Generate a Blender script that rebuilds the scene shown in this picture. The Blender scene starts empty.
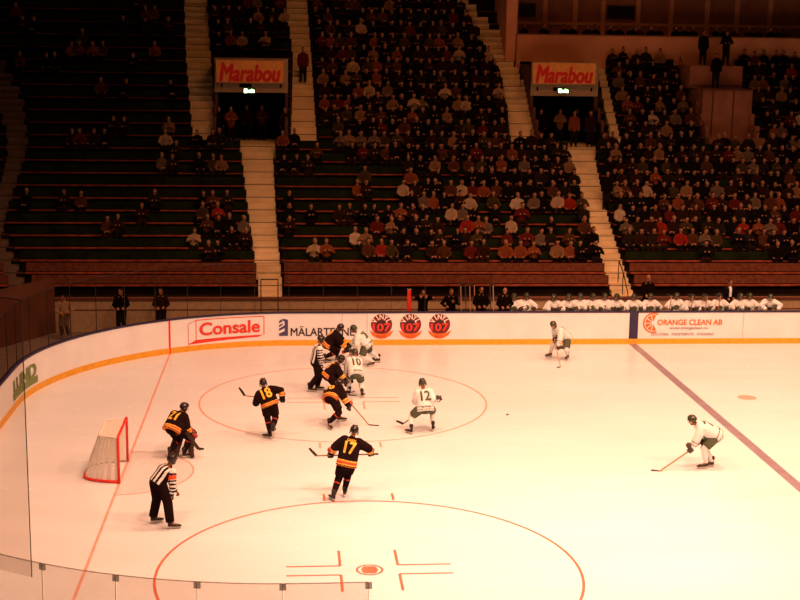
import bpy, bmesh, math, random
import numpy as np
from mathutils import Vector, Matrix
from mathutils.bvhtree import BVHTree

R = random.Random(7)
sc = bpy.context.scene
col = sc.collection
V = lambda *a: np.array(a, dtype=float)
nrm = lambda v: np.array(v, float) / (np.linalg.norm(v) + 1e-12)

# ------------------------------------------------------------------ camera
CAM = V(8.3081, -33.6072, 10.8762)
YAW, PIT, ROL, FPX = .0844, -.1855, .0141, 1329.3
CF = V(math.sin(YAW)*math.cos(PIT), math.cos(YAW)*math.cos(PIT), math.sin(PIT))
CR0 = V(math.cos(YAW), -math.sin(YAW), 0)
CU0 = np.cross(CR0, CF)
CR = math.cos(ROL)*CR0 + math.sin(ROL)*CU0
CU = math.cos(ROL)*CU0 - math.sin(ROL)*CR0
cam = bpy.data.objects.new('camera', bpy.data.cameras.new('camera'))
col.objects.link(cam)
cam.matrix_world = Matrix(((CR[0], CU[0], -CF[0], CAM[0]), (CR[1], CU[1], -CF[1], CAM[1]), (CR[2], CU[2], -CF[2], CAM[2]), (0, 0, 0, 1)))
cam.data.sensor_width = 36
cam.data.lens = FPX*36/800
cam.data.clip_end = 300
sc.camera = cam

def ray(p):
    return CR*(p[0]-400)/FPX + CU*(300-p[1])/FPX + CF
def at_y(px, py, y):                       # the place at distance y that the photo shows at a pixel
    d = ray((px, py)); return CAM + d*(y-CAM[1])/d[1]
def on_ice(px, py):
    d = ray((px, py)); return CAM + d*(-CAM[2])/d[2]
def to_px(p):
    d = np.array(p)-CAM
    return 400+FPX*(d@CR)/(d@CF), 300-FPX*(d@CU)/(d@CF)

# ------------------------------------------------------------------ materials
MATS = {}
def mat(name, c, rough=.6, metal=0., var=.12, scale=6., emit=None, spec=.3, coat=0.):
    if name in MATS: return MATS[name]
    m = bpy.data.materials.new(name); m.use_nodes = True
    nt = m.node_tree; b = nt.nodes['Principled BSDF']
    if spec < .1:                          # matt cloth and painted boards: plain diffuse
        out = nt.nodes['Material Output']; nt.nodes.remove(b); b = nt.nodes.new('ShaderNodeBsdfDiffuse'); nt.links.new(b.outputs[0], out.inputs['Surface'])
    b.inputs['Roughness'].default_value = rough
    if spec >= .1:
        b.inputs['Metallic'].default_value = metal; b.inputs['Specular IOR Level'].default_value = spec
    if coat: b.inputs['Coat Weight'].default_value = coat
    tc = nt.nodes.new('ShaderNodeTexCoord'); nz = nt.nodes.new('ShaderNodeTexNoise'); rp = nt.nodes.new('ShaderNodeValToRGB')
    nz.inputs['Scale'].default_value = scale; nz.inputs['Detail'].default_value = 3
    rp.color_ramp.elements[0].position = .3; rp.color_ramp.elements[1].position = .7
    rp.color_ramp.elements[0].color = (*[x*(1-var) for x in c], 1)
    rp.color_ramp.elements[1].color = (*[min(1, x*(1+var)) for x in c], 1)
    nt.links.new(tc.outputs['Object'], nz.inputs['Vector']); nt.links.new(nz.outputs['Fac'], rp.inputs['Fac'])
    nt.links.new(rp.outputs['Color'], b.inputs['Base Color' if spec >= .1 else 'Color'])
    if emit:
        b.inputs['Emission Color'].default_value = (*emit[0], 1); b.inputs['Emission Strength'].default_value = emit[1]
    MATS[name] = m
    return m

def glass_mat(name, haze, hazecol, gloss=.06):
    m = bpy.data.materials.new(name); m.use_nodes = True
    nt = m.node_tree; nt.nodes.remove(nt.nodes['Principled BSDF']); out = nt.nodes['Material Output']
    tr = nt.nodes.new('ShaderNodeBsdfTransparent'); df = nt.nodes.new('ShaderNodeBsdfDiffuse'); gl = nt.nodes.new('ShaderNodeBsdfGlossy')
    tr.inputs['Color'].default_value = (.97, .97, .96, 1) if haze else (.90, .88, .86, 1)
    df.inputs['Color'].default_value = (*hazecol, 1); gl.inputs['Roughness'].default_value = .08
    m1 = nt.nodes.new('ShaderNodeMixShader'); m2 = nt.nodes.new('ShaderNodeMixShader')
    tc = nt.nodes.new('ShaderNodeTexCoord'); nz = nt.nodes.new('ShaderNodeTexNoise'); mp = nt.nodes.new('ShaderNodeMapRange')
    nz.inputs['Scale'].default_value = 1.7; nz.inputs['Detail'].default_value = 5
    mp.inputs['To Min'].default_value = haze*.6; mp.inputs['To Max'].default_value = haze*1.4
    nt.links.new(tc.outputs['Object'], nz.inputs['Vector']); nt.links.new(nz.outputs['Fac'], mp.inputs['Value'])
    nt.links.new(mp.outputs['Result'], m1.inputs[0]); nt.links.new(tr.outputs[0], m1.inputs[1]); nt.links.new(df.outputs[0], m1.inputs[2])
    m2.inputs[0].default_value = gloss
    if not haze and not gloss: nt.links.new(tr.outputs[0], out.inputs['Surface']); MATS[name] = m; return m
    nt.links.new(m1.outputs[0], m2.inputs[1]); nt.links.new(gl.outputs[0], m2.inputs[2]); nt.links.new(m2.outputs[0], out.inputs['Surface'])
    MATS[name] = m
    return m

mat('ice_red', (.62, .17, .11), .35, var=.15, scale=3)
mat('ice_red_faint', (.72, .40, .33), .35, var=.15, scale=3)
mat('ice_purple', (.26, .22, .28), .35, var=.15, scale=2)
mat('crease_tint', (.66, .68, .72), .27, var=.05)
mat('board_white', (.76, .80, .84), .35, var=.05, scale=1.2)
mat('kick_yellow', (.75, .38, .03), .45, var=.08)
mat('rail_blue', (.035, .03, .08), .5)
mat('red_paint', (.72, .03, .02), .4)
mat('advert_red', (.72, .05, .035), .5)
mat('advert_orange', (.85, .17, .03), .5)
mat('advert_black', (.05, .02, .03), .5)
mat('advert_maroon', (.17, .02, .025), .5)
mat('advert_blue', (.07, .06, .17), .5)
mat('advert_green', (.17, .24, .07), .6)
mat('advert_grey', (.32, .24, .27), .6)
mat('advert_white', (.85, .80, .75), .5)
mat('net_white', (.72, .68, .62), .8)
mat('steel', (.35, .33, .32), .35, .8)
mat('dark_steel', (.03, .027, .025), .5, .3)
mat('clip_grey', (.35, .33, .31), .45)
mat('clip_pale', (.62, .56, .50), .5)
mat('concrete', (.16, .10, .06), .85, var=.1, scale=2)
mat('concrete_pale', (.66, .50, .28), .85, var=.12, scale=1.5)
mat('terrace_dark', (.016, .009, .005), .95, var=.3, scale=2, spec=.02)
mat('wall_brown', (.27, .105, .06), .8, var=.2, scale=1.2)
mat('wall_brown_dark', (.10, .035, .018), .9, var=.2, scale=1.)
mat('wall_pink', (.58, .26, .14), .9, var=.1, scale=1.)
mat('wall_green_dark', (.03, .028, .012), .9)
mat('floor_grey', (.20, .15, .12), .8, var=.2)
mat('seat_wood', (.20, .042, .02), .8, var=.4, scale=3, spec=.05)
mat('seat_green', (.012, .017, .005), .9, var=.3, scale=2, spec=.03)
mat('seat_brown', (.15, .048, .024), .9, var=.3, spec=.05)
mat('portal_beige', (.34, .24, .14), .85)
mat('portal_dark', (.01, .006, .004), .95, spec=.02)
mat('window_dark', (.012, .012, .01), .25)
mat('sign_orange', (.72, .30, .06), .6, emit=((1, .33, .08), .01))
mat('sign_red', (.62, .02, .015), .6, emit=((.9, .03, .02), .01))
mat('exit_glow', (.7, .9, .6), .5, emit=((.72, 1, .55), 3.))
mat('exit_panel', (.03, .07, .025), .5, emit=((.1, .5, .15), .03))
# kit and clothes
mat('skin', (.27, .12, .06), .6, var=.05, spec=.15)
mat('eye_dark', (.05, .03, .02), .4)
mat('lip', (.45, .2, .16), .5)
mat('hair_dark', (.015, .009, .006), .8, spec=.1)
mat('hair_brown', (.05, .024, .012), .8, spec=.1)
mat('hair_fair', (.22, .13, .05), .8, spec=.1)
mat('hair_grey', (.17, .12, .09), .8, spec=.1)
mat('jersey_black', (.020, .010, .011), .9, var=.2, spec=.05)
mat('jersey_yellow', (.85, .50, .06), .7)
mat('jersey_red', (.60, .06, .04), .7)
mat('jersey_orange', (.75, .20, .05), .7)
mat('jersey_white', (.72, .76, .78), .75, var=.05)
mat('jersey_green', (.075, .095, .05), .75)
mat('pants_black', (.018, .009, .010), .9, var=.25, spec=.05)
mat('pants_green', (.075, .095, .055), .7, var=.15)
mat('ref_black', (.017, .009, .010), .9, spec=.05)
mat('ref_white', (.70, .73, .76), .8)
mat('band_orange', (.85, .10, .03), .7)
mat('helmet_black', (.02, .014, .014), .3, coat=.3)
mat('helmet_green', (.035, .045, .025), .3, coat=.3)
mat('glove_black', (.035, .02, .02), .6)
mat('glove_red', (.40, .05, .04), .6)
mat('glove_green', (.055, .05, .04), .6)
mat('skate_black', (.02, .016, .016), .4)
mat('blade_holder', (.70, .66, .60), .4)
mat('stick_wood', (.40, .22, .12), .5)
mat('stick_dark', (.05, .03, .025), .5)
mat('tape_black', (.02, .016, .015), .8)
mat('pad_dark', (.05, .025, .02), .6)
mat('pad_red', (.35, .06, .045), .6)
mat('puck_black', (.01, .01, .01), .5)
CLOTH = {'black': (.014, .010, .010), 'dark brown': (.045, .022, .014), 'dark navy': (.014, .014, .026), 'charcoal': (.035, .027, .024),
         'brown': (.13, .055, .03), 'dark red': (.17, .025, .02), 'red': (.42, .04, .025), 'grey': (.22, .17, .14), 'tan': (.36, .22, .13),
         'cream': (.62, .50, .38), 'white': (.75, .68, .58), 'rust': (.33, .10, .045), 'olive': (.09, .07, .03)}
for k, c in CLOTH.items(): mat('cloth '+k, [c[0]*.50, c[1]*.40, c[2]*.30], .9, var=.15, spec=.06)  # clothes darkened and warmed: the stand's dim orange light put into their colour
mat('trousers_dark', (.012, .009, .007), .9, spec=.05)
glass_mat('glass_far', .0, (.6, .34, .20), .0)
glass_mat('glass_near', .10, (.62, .45, .38), .03)
glass_mat('clip_plastic', .5, (.35, .3, .27), .03)
glass_mat('visor', .03, (.8, .8, .8), .15)

# ------------------------------------------------------------------ object helpers
def tag(o, label=None, cat=None, group=None, kind=None):
    if label: o['label'] = label
    if cat: o['category'] = cat
    if group: o['group'] = group
    if kind: o['kind'] = kind
    return o

def empty(name, loc, label=None, cat=None, group=None, rz=0.):
    o = bpy.data.objects.new(name, None); col.objects.link(o)
    o.location = [float(v) for v in loc]; o.rotation_euler = (0, 0, rz); o.empty_display_size = .2
    return tag(o, label, cat, group)

def link(name, me, parent=None, loc=None):
    o = bpy.data.objects.new(name, me); col.objects.link(o)
    if parent is not None: o.parent = parent
    if loc is not None: o.location = [float(v) for v in loc]
    return o

class MB:
    """collects polygons, then links them as one mesh object"""
    def __init__(s, off=(0, 0, 0)): s.v = []; s.f = []; s.m = []; s.sm = []; s.off = np.array(off, float)
    def add(s, vs, fs, mi=0, smooth=False):
        n = len(s.v); s.v += [tuple(float(x) for x in (np.array(p, float)-s.off)) for p in vs]
        for f in fs: s.f.append([i+n for i in f]); s.m.append(mi); s.sm.append(smooth)
    def box(s, x0, x1, y0, y1, z0, z1, mi=0):
        s.add([(x0, y0, z0), (x1, y0, z0), (x1, y1, z0), (x0, y1, z0), (x0, y0, z1), (x1, y0, z1), (x1, y1, z1), (x0, y1, z1)],
              [(0, 3, 2, 1), (4, 5, 6, 7), (0, 1, 5, 4), (1, 2, 6, 5), (2, 3, 7, 6), (3, 0, 4, 7)], mi)
    def obox(s, c, ax, ay, az, mi=0):       # oriented box, half-axis vectors
        c, ax, ay, az = (np.array(q, float) for q in (c, ax, ay, az))
        s.add([c+i*ax+j*ay+k*az for k in (-1, 1) for j in (-1, 1) for i in (-1, 1)],
              [(0, 2, 3, 1), (4, 5, 7, 6), (0, 1, 5, 4), (1, 3, 7, 5), (3, 2, 6, 7), (2, 0, 4, 6)], mi)
    def rings(s, rings, closed=True, mi=0, caps=True, smooth=True):
        n = len(rings[0]); vs = [p for r in rings for p in r]; fs = []
        for i in range(len(rings)-1):
            for j in range(n if closed else n-1):
                a = i*n+j; b = i*n+(j+1) % n; fs.append((a, b, b+n, a+n))
        if caps:
            fs.append(tuple(range(n-1, -1, -1))); fs.append(tuple((len(rings)-1)*n+j for j in range(n)))
        s.add(vs, fs, mi, smooth)
    def tube(s, pts, rad, mi=0, seg=8, flat=1.):
        pts = [np.array(p, float) for p in pts]
        rad = rad if hasattr(rad, '__len__') else [rad]*len(pts)
        rs = []; u = None
        for i, p in enumerate(pts):
            t = nrm((pts[i+1] if i+1 < len(pts) else p)-(pts[i-1] if i else p))
            if u is None: u = np.cross(t, V(0, 0, 1) if abs(t[2]) < .9 else V(1, 0, 0))
            u = nrm(u-t*(u@t)); w = np.cross(t, u)
            rs.append([p+rad[i]*(math.cos(2*math.pi*j/seg)*u*flat+math.sin(2*math.pi*j/seg)*w) for j in range(seg)])
        s.rings(rs, True, mi)
    def sweep(s, path, prof, mi=0, closed_prof=True):
        """prof: (offset outward, z) pairs swept along a ground path of (x, y, nx, ny)"""
        rs = [[(x+nx*o, y+ny*o, z) for o, z in prof] for x, y, nx, ny in path]
        s.rings(rs, closed_prof, mi, caps=closed_prof, smooth=False)
    def build(s, name, mats, parent=None, loc=None):
        me = bpy.data.meshes.new(name); me.from_pydata(s.v, [], s.f)
        for m in (mats if isinstance(mats, (list, tuple)) else [mats]): me.materials.append(MATS[m])
        me.polygons.foreach_set('material_index', s.m); me.polygons.foreach_set('use_smooth', s.sm); me.update()
        return link(name, me, parent, loc)

def structure(o): o['kind'] = 'structure'; return o

FONT_CACHE = {}
def text_mesh(body, size=1., bold=0., shear=0., space=1., dense=0):
    """flat lettering as (verts, faces), lower-left origin, x right, y up; z is a hair's step between the strokes that make it bold"""
    key = (body, bold, shear, space, dense)
    if key not in FONT_CACHE:
        cu = bpy.data.curves.new('lettering', 'FONT'); cu.body = body; cu.shear = shear; cu.space_character = space
        cu.resolution_u = 4
        o = bpy.data.objects.new('lettering', cu); col.objects.link(o)
        dg = bpy.context.evaluated_depsgraph_get()
        me = bpy.data.meshes.new_from_object(o.evaluated_get(dg))
        if dense:
            bm = bmesh.new(); bm.from_mesh(me); bmesh.ops.triangulate(bm, faces=bm.faces)
            for _ in range(7):
                es = [e for e in bm.edges if e.calc_length() > dense]
                if not es: break
                bmesh.ops.subdivide_edges(bm, edges=es, cuts=1, use_grid_fill=False); bmesh.ops.triangulate(bm, faces=bm.faces)
            bm.to_mesh(me); bm.free()
        vs = np.array([v.co[:] for v in me.vertices]); fs = [tuple(p.vertices) for p in me.polygons]
        bpy.data.objects.remove(o); bpy.data.curves.remove(cu); bpy.data.meshes.remove(me)
        vs = vs-np.array([vs[:, 0].min(), 0, 0])
        if bold:
            V0, F0, n = [], [], len(vs)
            for q, (dx, dy) in enumerate(((0, 0), (-1, 0), (1, 0), (0, .7), (0, -.7), (.7, .5), (-.7, -.5), (.7, -.5), (-.7, .5))):
                V0.append(vs+np.array([dx*bold, dy*bold, .0007*q])); F0 += [tuple(a+q*n for a in f) for f in fs]
            vs = np.concatenate(V0); fs = F0; vs[:, 0] -= vs[:, 0].min()
        FONT_CACHE[key] = (vs, fs)
    vs, fs = FONT_CACHE[key]
    return vs*np.array([size, size, 1.]), fs

# ------------------------------------------------------------------ the setting: ice and its lines
def ice_material():
    m = bpy.data.materials.new('ice_surface'); m.use_nodes = True; nt = m.node_tree; b = nt.nodes['Principled BSDF']
    tc = nt.nodes.new('ShaderNodeTexCoord'); nz = nt.nodes.new('ShaderNodeTexNoise'); rp = nt.nodes.new('ShaderNodeValToRGB')
    mp = nt.nodes.new('ShaderNodeMapping'); mp.inputs['Scale'].default_value = (.25, .9, 1)
    nz.inputs['Scale'].default_value = .6; nz.inputs['Detail'].default_value = 8; nz.inputs['Roughness'].default_value = .6
    rp.color_ramp.elements[0].position = .3; rp.color_ramp.elements[1].position = .7
    rp.color_ramp.elements[0].color = (.66, .72, .78, 1); rp.color_ramp.elements[1].color = (.73, .80, .87, 1)
    n2 = nt.nodes.new('ShaderNodeTexNoise'); n2.inputs['Scale'].default_value = 3; n2.inputs['Detail'].default_value = 6
    mr = nt.nodes.new('ShaderNodeMapRange'); mr.inputs['To Min'].default_value = .22; mr.inputs['To Max'].default_value = .30
    nt.links.new(tc.outputs['Object'], mp.inputs['Vector']); nt.links.new(mp.outputs['Vector'], nz.inputs['Vector']); nt.links.new(nz.outputs['Fac'], rp.inputs['Fac'])
    nt.links.new(rp.outputs['Color'], b.inputs['Base Color'])
    nt.links.new(tc.outputs['Object'], n2.inputs['Vector']); nt.links.new(n2.outputs['Fac'], mr.inputs['Value']); nt.links.new(mr.outputs['Result'], b.inputs['Roughness'])
    b.inputs['IOR'].default_value = 1.31; b.inputs['Specular IOR Level'].default_value = .35
    MATS['ice'] = m
ice_material()

RC = 8.5
XR = 42.
def rink_path(off=0., x_end=XR, n=14):
    """the line of the boards, from the far side round the goal end to the near side: x, y, outward normal"""
    p = [(x_end, 15, 0, 1), (RC, 15, 0, 1)]
    for i in range(1, n+1):
        a = math.pi/2+i/n*math.pi/2; p.append((RC+RC*math.cos(a), 15-RC+RC*math.sin(a), math.cos(a), math.sin(a)))
    for i in range(0, n+1):
        a = math.pi+i/n*math.pi/2; p.append((RC+RC*math.cos(a), -15+RC+RC*math.sin(a), math.cos(a), math.sin(a)))
    p.append((x_end, -15, 0, -1))
    return [(x+nx*off, y+ny*off, nx, ny) for x, y, nx, ny in p]

mb = MB(); pts = [(x, y, 0.) for x, y, _, _ in rink_path(.05, n=24)]
mb.add(pts+[(x, y, -.15) for x, y, _ in pts], [tuple(range(len(pts)))]+[tuple(range(2*len(pts)-1, len(pts)-1, -1))])
ice = structure(mb.build('floor_ice', 'ice'))
mb = MB(); mb.box(-14, 48, -22, 46, -.6, -.16); structure(mb.build('floor_slab', 'floor_grey'))

def flat_ring(mb, cx, cy, r, w, a0=0, a1=2*math.pi, z=.003, n=96):
    vs = []; fs = []
    for i in range(n+1):
        a = a0+(a1-a0)*i/n
        for rr in (r-w/2, r+w/2): vs.append((cx+rr*math.cos(a), cy+rr*math.sin(a), z))
    for i in range(n): fs.append((2*i, 2*i+1, 2*i+3, 2*i+2))
    mb.add(vs, fs)
def flat_rect(mb, x0, x1, y0, y1, z=.003): mb.add([(x0, y0, z), (x1, y0, z), (x1, y1, z), (x0, y1, z)], [(0, 1, 2, 3)])
def disc(mb, cx, cy, r, z=.004, n=40, mi=0): mb.add([(cx+r*math.cos(2*math.pi*i/n), cy+r*math.sin(2*math.pi*i/n), z) for i in range(n)], [tuple(range(n))], mi)

yg = 15-RC+math.sqrt(RC*RC-4.5**2)
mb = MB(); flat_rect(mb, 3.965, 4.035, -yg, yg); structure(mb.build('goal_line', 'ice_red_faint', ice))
mb = MB(); flat_rect(mb, 21.2, 21.5, -15, 15); structure(mb.build('blue_line', 'ice_purple', ice))
mb = MB(); mb.add([(4+1.79*math.cos(a), 1.79*math.sin(a), .0015) for a in [-math.pi/2+math.pi*i/40 for i in range(41)]], [tuple(range(41))]); structure(mb.build('crease_area', 'crease_tint', ice))
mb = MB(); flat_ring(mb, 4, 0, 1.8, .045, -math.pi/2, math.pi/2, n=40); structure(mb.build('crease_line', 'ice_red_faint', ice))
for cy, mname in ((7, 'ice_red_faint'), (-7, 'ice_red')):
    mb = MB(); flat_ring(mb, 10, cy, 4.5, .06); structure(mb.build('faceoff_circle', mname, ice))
    for sy in (-1, 1):
        for sx in (-1, 1):
            mb = MB(); y0 = cy+sy*4.54; flat_rect(mb, 10+sx*.85-.03, 10+sx*.85+.03, min(y0, y0+sy*.5), max(y0, y0+sy*.5))
            structure(mb.build('hash_mark', mname, ice))
            mb = MB(); xs = sorted((10+sx*.62, 10+sx*1.77)); yy = cy+sy*.25+.1
            flat_rect(mb, xs[0], xs[1], yy-.03, yy+.03)
            xl = 10+sx*.62; ys = sorted((yy, yy+sy*.88)); flat_rect(mb, xl-.03, xl+.03, *ys)
            structure(mb.build('restraining_mark', mname, ice))
    mb = MB(); flat_ring(mb, 10, cy+.1, .27, .05, z=.004, n=40)
    vs = []
    for i in range(13): a = math.radians(-52+104*i/12); vs.append((10+.245*math.cos(a)*(.72 if abs(math.cos(a)) > .6 else 1), cy+.1+.245*math.sin(a), .0045))
    for i in range(13): a = math.radians(128+104*i/12); vs.append((10+.245*math.cos(a)*(.72 if abs(math.cos(a)) > .6 else 1), cy+.1+.245*math.sin(a), .0045))
    mb.add(vs, [tuple(range(26))]); structure(mb.build('faceoff_spot', mname, ice))
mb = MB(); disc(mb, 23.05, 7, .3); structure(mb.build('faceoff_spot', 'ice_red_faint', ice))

# ------------------------------------------------------------------ boards
BH = 1.27
boards = empty('rink_boards', (8.5, 15, 0), 'white dasher boards with yellow kick strip curving round the ice', 'boards')
BO = (8.5, 15, 0)
P_ = rink_path(0, n=20)
mb = MB(BO); mb.sweep(P_, [(0, .2), (.09, .2), (.09, BH-.05), (0, BH-.05)]); mb.build('white_panel', 'board_white', boards)
mb = MB(BO); mb.sweep(P_, [(-.012, 0), (.09, 0), (.09, .21), (-.012, .21)]); tag(mb.build('kick_strip', 'kick_yellow', boards), 'yellow kick strip')
mb = MB(BO); mb.sweep(P_, [(-.02, BH-.05), (.13, BH-.05), (.13, BH), (-.02, BH)]); tag(mb.build('top_rail', 'rail_blue', boards), 'dark blue top rail')
ygl = yg
for nm, x, w, m in (('goal_line_stripe', 4.0, .045, 'red_paint'), ('blue_line_stripe', 21.35, .17, 'rail_blue')):
    mb = MB(BO)
    if x < RC:
        a = math.acos((x-RC)/RC); r = RC-.015
        rs = []
        for da in (-w/RC/1.2, w/RC/1.2): rs.append((RC+r*math.cos(a+da), 15-RC+r*math.sin(a+da)))
        (xa, ya), (xb, yb) = rs
        mb.add([(xa, ya, .0), (xb, yb, .0), (xb, yb, BH-.05), (xa, ya, BH-.05)], [(0, 1, 2, 3)])
    else: mb.add([(x-w, 14.985, .21), (x+w, 14.985, .21), (x+w, 14.985, BH-.05), (x-w, 14.985, BH-.05)], [(0, 1, 2, 3)])
    mb.build(nm, m, boards)

def advert(name): 
    o = bpy.data.objects.new(name, None); col.objects.link(o); o.parent = boards; return o
def bpt(px, py): return at_y(px, py, 15.)
def bmap(x, z, d=.006):           # point on the face of the far boards (curved end included)
    if x >= RC: return (x, 15-d, z)
    yy = 15-RC+math.sqrt(max(0, RC*RC-(x-RC)**2)); n = nrm(V(RC-x, 15-RC-yy, 0)) if True else None
    return (x+n[0]*d*1.6, yy+n[1]*d*1.6, z)
def sub(poly_x, n=8): return poly_x
def board_text(parent, name, body, x0, x1, zb, h, m, bold=.0, shear=0., space=1., d=.007, curve=None):
    vs, fs = text_mesh(body, 1., bold, shear, space)
    w = vs[:, 0].max(); hh = .72
    mb = MB(BO); mb.add([bmap(x0+(x1-x0)*v[0]/w, zb+h*v[1]/hh, d+v[2]) for v in vs], fs)
    return mb.build(name, m, parent)
def quad_strip(mb, pts_xz, d=.005, mi=0):
    """outline on the boards, split along x so that it follows the curve"""
    xs = [p[0] for p in pts_xz]
    mb.add([bmap(x, z, d) for x, z in pts_xz], [tuple(range(len(pts_xz)))], mi)
def bar(mb, xa, za, xb, zb, w, d=.005, n=6, mi=0):
    dx, dz = xb-xa, zb-za; L = math.hypot(dx, dz); ox, oz = -dz/L*w/2, dx/L*w/2
    for i in range(n):
        t0, t1 = i/n, (i+1)/n
        quad_strip(mb, [(xa+dx*t0-ox, za+dz*t0-oz), (xa+dx*t1-ox, za+dz*t1-oz), (xa+dx*t1+ox, za+dz*t1+oz), (xa+dx*t0+ox, za+dz*t0+oz)], d, mi)
def bx(px, py=328): return float(bpt(px, py)[0])

# red boxed advert
x0, x1 = bx(197.5), bx(264); xl = bx(190)
ad = advert('red_box_advert')
mb = MB(BO); zt, zb = 1.13, .40
bar(mb, x0, zt, x1, zt, .032, n=10); bar(mb, x1, zt, x1, zb+.04, .036); bar(mb, x0, zt, x0, zb-.02, .03)
bar(mb, xl, zt-.12, x0, zt, .022); bar(mb, xl, zt-.12, xl, zb-.14, .022); bar(mb, xl, zb-.14, x0, zb-.02, .02)
mb.build('box_outline', 'advert_red', ad)
mb = MB(BO); N = 10
for i in range(N):
    f = lambda t: (xl+.05+(x1-.05-xl)*t, xl+.05+(x1-xl-.55)*t, )
    t0, t1 = i/N, (i+1)/N
    top = lambda t: zb-.03+.09*t; 
    quad_strip(mb, [(xl+(x1-.22-xl)*t0, zb-.15+.11*t0), (xl+(x1-.22-xl)*t1, zb-.15+.11*t1), (x0-.02+(x1-x0+.02)*t1, zb-.0+.04*t1), (x0-.02+(x1-x0+.02)*t0, zb-.0+.04*t0)])
mb.build('red_wedge', 'advert_red', ad)
board_text(ad, 'lettering', 'Consale', bx(200.5), bx(260), .555, .47, 'advert_red', bold=.035)
# tower advert
ad = advert('tower_advert'); x0 = bx(279); x1 = bx(288)
mb = MB(BO); w = x1-x0; z0, z1 = .37, 1.03
for pl in ([(0, 0), (1, .0), (1, .93), (.45, 1.0), (.45, .86), (.62, .82), (.62, .62), (.0, .42), (0, .30), (.62, .44), (.62, .28), (0, .14)],
           [(0, .50), (.40, .64), (.40, .74), (0, .62)], [(0, .72), (.40, .84), (.40, 1.0), (0, .86)]):
    quad_strip(mb, [(x0+w*a, z0+(z1-z0)*b) for a, b in pl])
mb.build('tower_emblem', 'advert_blue', ad)
board_text(ad, 'lettering', 'MÄLARTERNE', bx(290.5), bx(354.5), .37, .31, 'advert_black', bold=.022)
# three round emblems
def emblem(px):
    ad = advert('round_emblem_advert'); cx = bx(px); cz = .79; r = .40
    mb = MB(BO); mb.add([(cx+r*math.cos(a), 14.995, cz+r*math.sin(a)) for a in [i/36*2*math.pi for i in range(36)]], [tuple(range(36))])
    mb.build('disc', 'advert_maroon', ad)
    mb = MB(BO); n = 24; vs = []
    for i in range(n+1):
        a = 2*math.pi*i/n
    # centre drop
    mb.add([(cx+.22*math.cos(a), 14.993, cz-.06+.22*math.sin(a)) for a in [i/24*2*math.pi for i in range(24)]], [tuple(range(24))])
    mb.build('inner_disc', 'advert_black', ad)
    mb = MB(BO)
    for i, ch in enumerate('VINYL'):
        vs, fs = text_mesh(ch, .30, .03); w = vs[:, 0].max(); a = math.radians(-62+31*i); rr = .20
        u = V(math.cos(a), -math.sin(a)); up = V(math.sin(a), math.cos(a))
        mb.add([(cx+up[0]*rr+u[0]*(v[0]-w/2)*.75+up[0]*v[1], 14.990-v[2], cz+.0+up[1]*rr+u[1]*(v[0]-w/2)*.75+up[1]*v[1]*.9) for v in vs], fs)
    mb.build('lettering', 'advert_white', ad)
    vs, fs = text_mesh('107', .42, .03); w = vs[:, 0].max(); mb = MB(BO)
    mb.add([(cx+(v[0]/w-.5)*.68, 14.985-v[2], cz-.24+v[1]*.95) for v in vs], fs); mb.build('numerals', 'advert_red', ad)
    mb = MB(BO); n = 16; vs = []
    for i in range(n+1): t = -1+2*i/n; vs.append((cx+t*.45, 14.991, cz-.36+.13*t*t*1.1))
    for i in range(n, -1, -1): t = -1+2*i/n; vs.append((cx+t*.36, 14.991, cz-.55+.16*t*t))
    mb.add(vs, [tuple(range(len(vs)))]); mb.build('ribbon', 'advert_orange', ad)
    vs, fs = text_mesh('RADIO', .16, .0); w = vs[:, 0].max(); mb = MB(BO)
    mb.add([(cx+(v[0]/w-.5)*.36, 14.987, cz-.505+v[1]) for v in vs], fs); mb.build('ribbon_lettering', 'advert_maroon', ad)
for px in (381.5, 410.5, 439.5): emblem(px)
# orange slice advert
ad = advert('orange_slice_advert'); cx, cz, r = bx(653), .82, .40
mb = MB(BO); vs = []; n = 30; a0, a1 = math.radians(62), math.radians(292)
fs = []
for i in range(n+1):
    a = a0+(a1-a0)*i/n
    for rr in (r-.06, r): vs.append((cx+rr*math.cos(a), 14.993, cz+rr*math.sin(a)))
for i in range(n): fs.append((2*i, 2*i+1, 2*i+3, 2*i+2))
mb.add(vs, fs)
for i in range(6):
    a = math.radians(72+38*i); b = a+math.radians(31)
    mb.add([(cx+.05*math.cos((a+b)/2), 14.993, cz+.05*math.sin((a+b)/2))]+[(cx+(r-.09)*math.cos(t), 14.993, cz+(r-.09)*math.sin(t)) for t in (a, (a+b)/2, b)], [(0, 1, 2, 3)])
mb.build('slice_emblem', 'advert_orange', ad)
board_text(ad, 'lettering', 'ORANGE CLEAN AB', bx(657), bx(722), .74, .215, 'advert_orange', bold=.03)
board_text(ad, 'small_lettering', 'www.orangeclean.nu', bx(669.5), bx(708), .575, .11, 'advert_grey', bold=.02)
board_text(ad, 'tag_line', 'GOLVVÅRD   FÖNSTERPUTS   STÄDNING', bx(651), bx(714), .33, .10, 'advert_grey', bold=.015)
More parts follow.
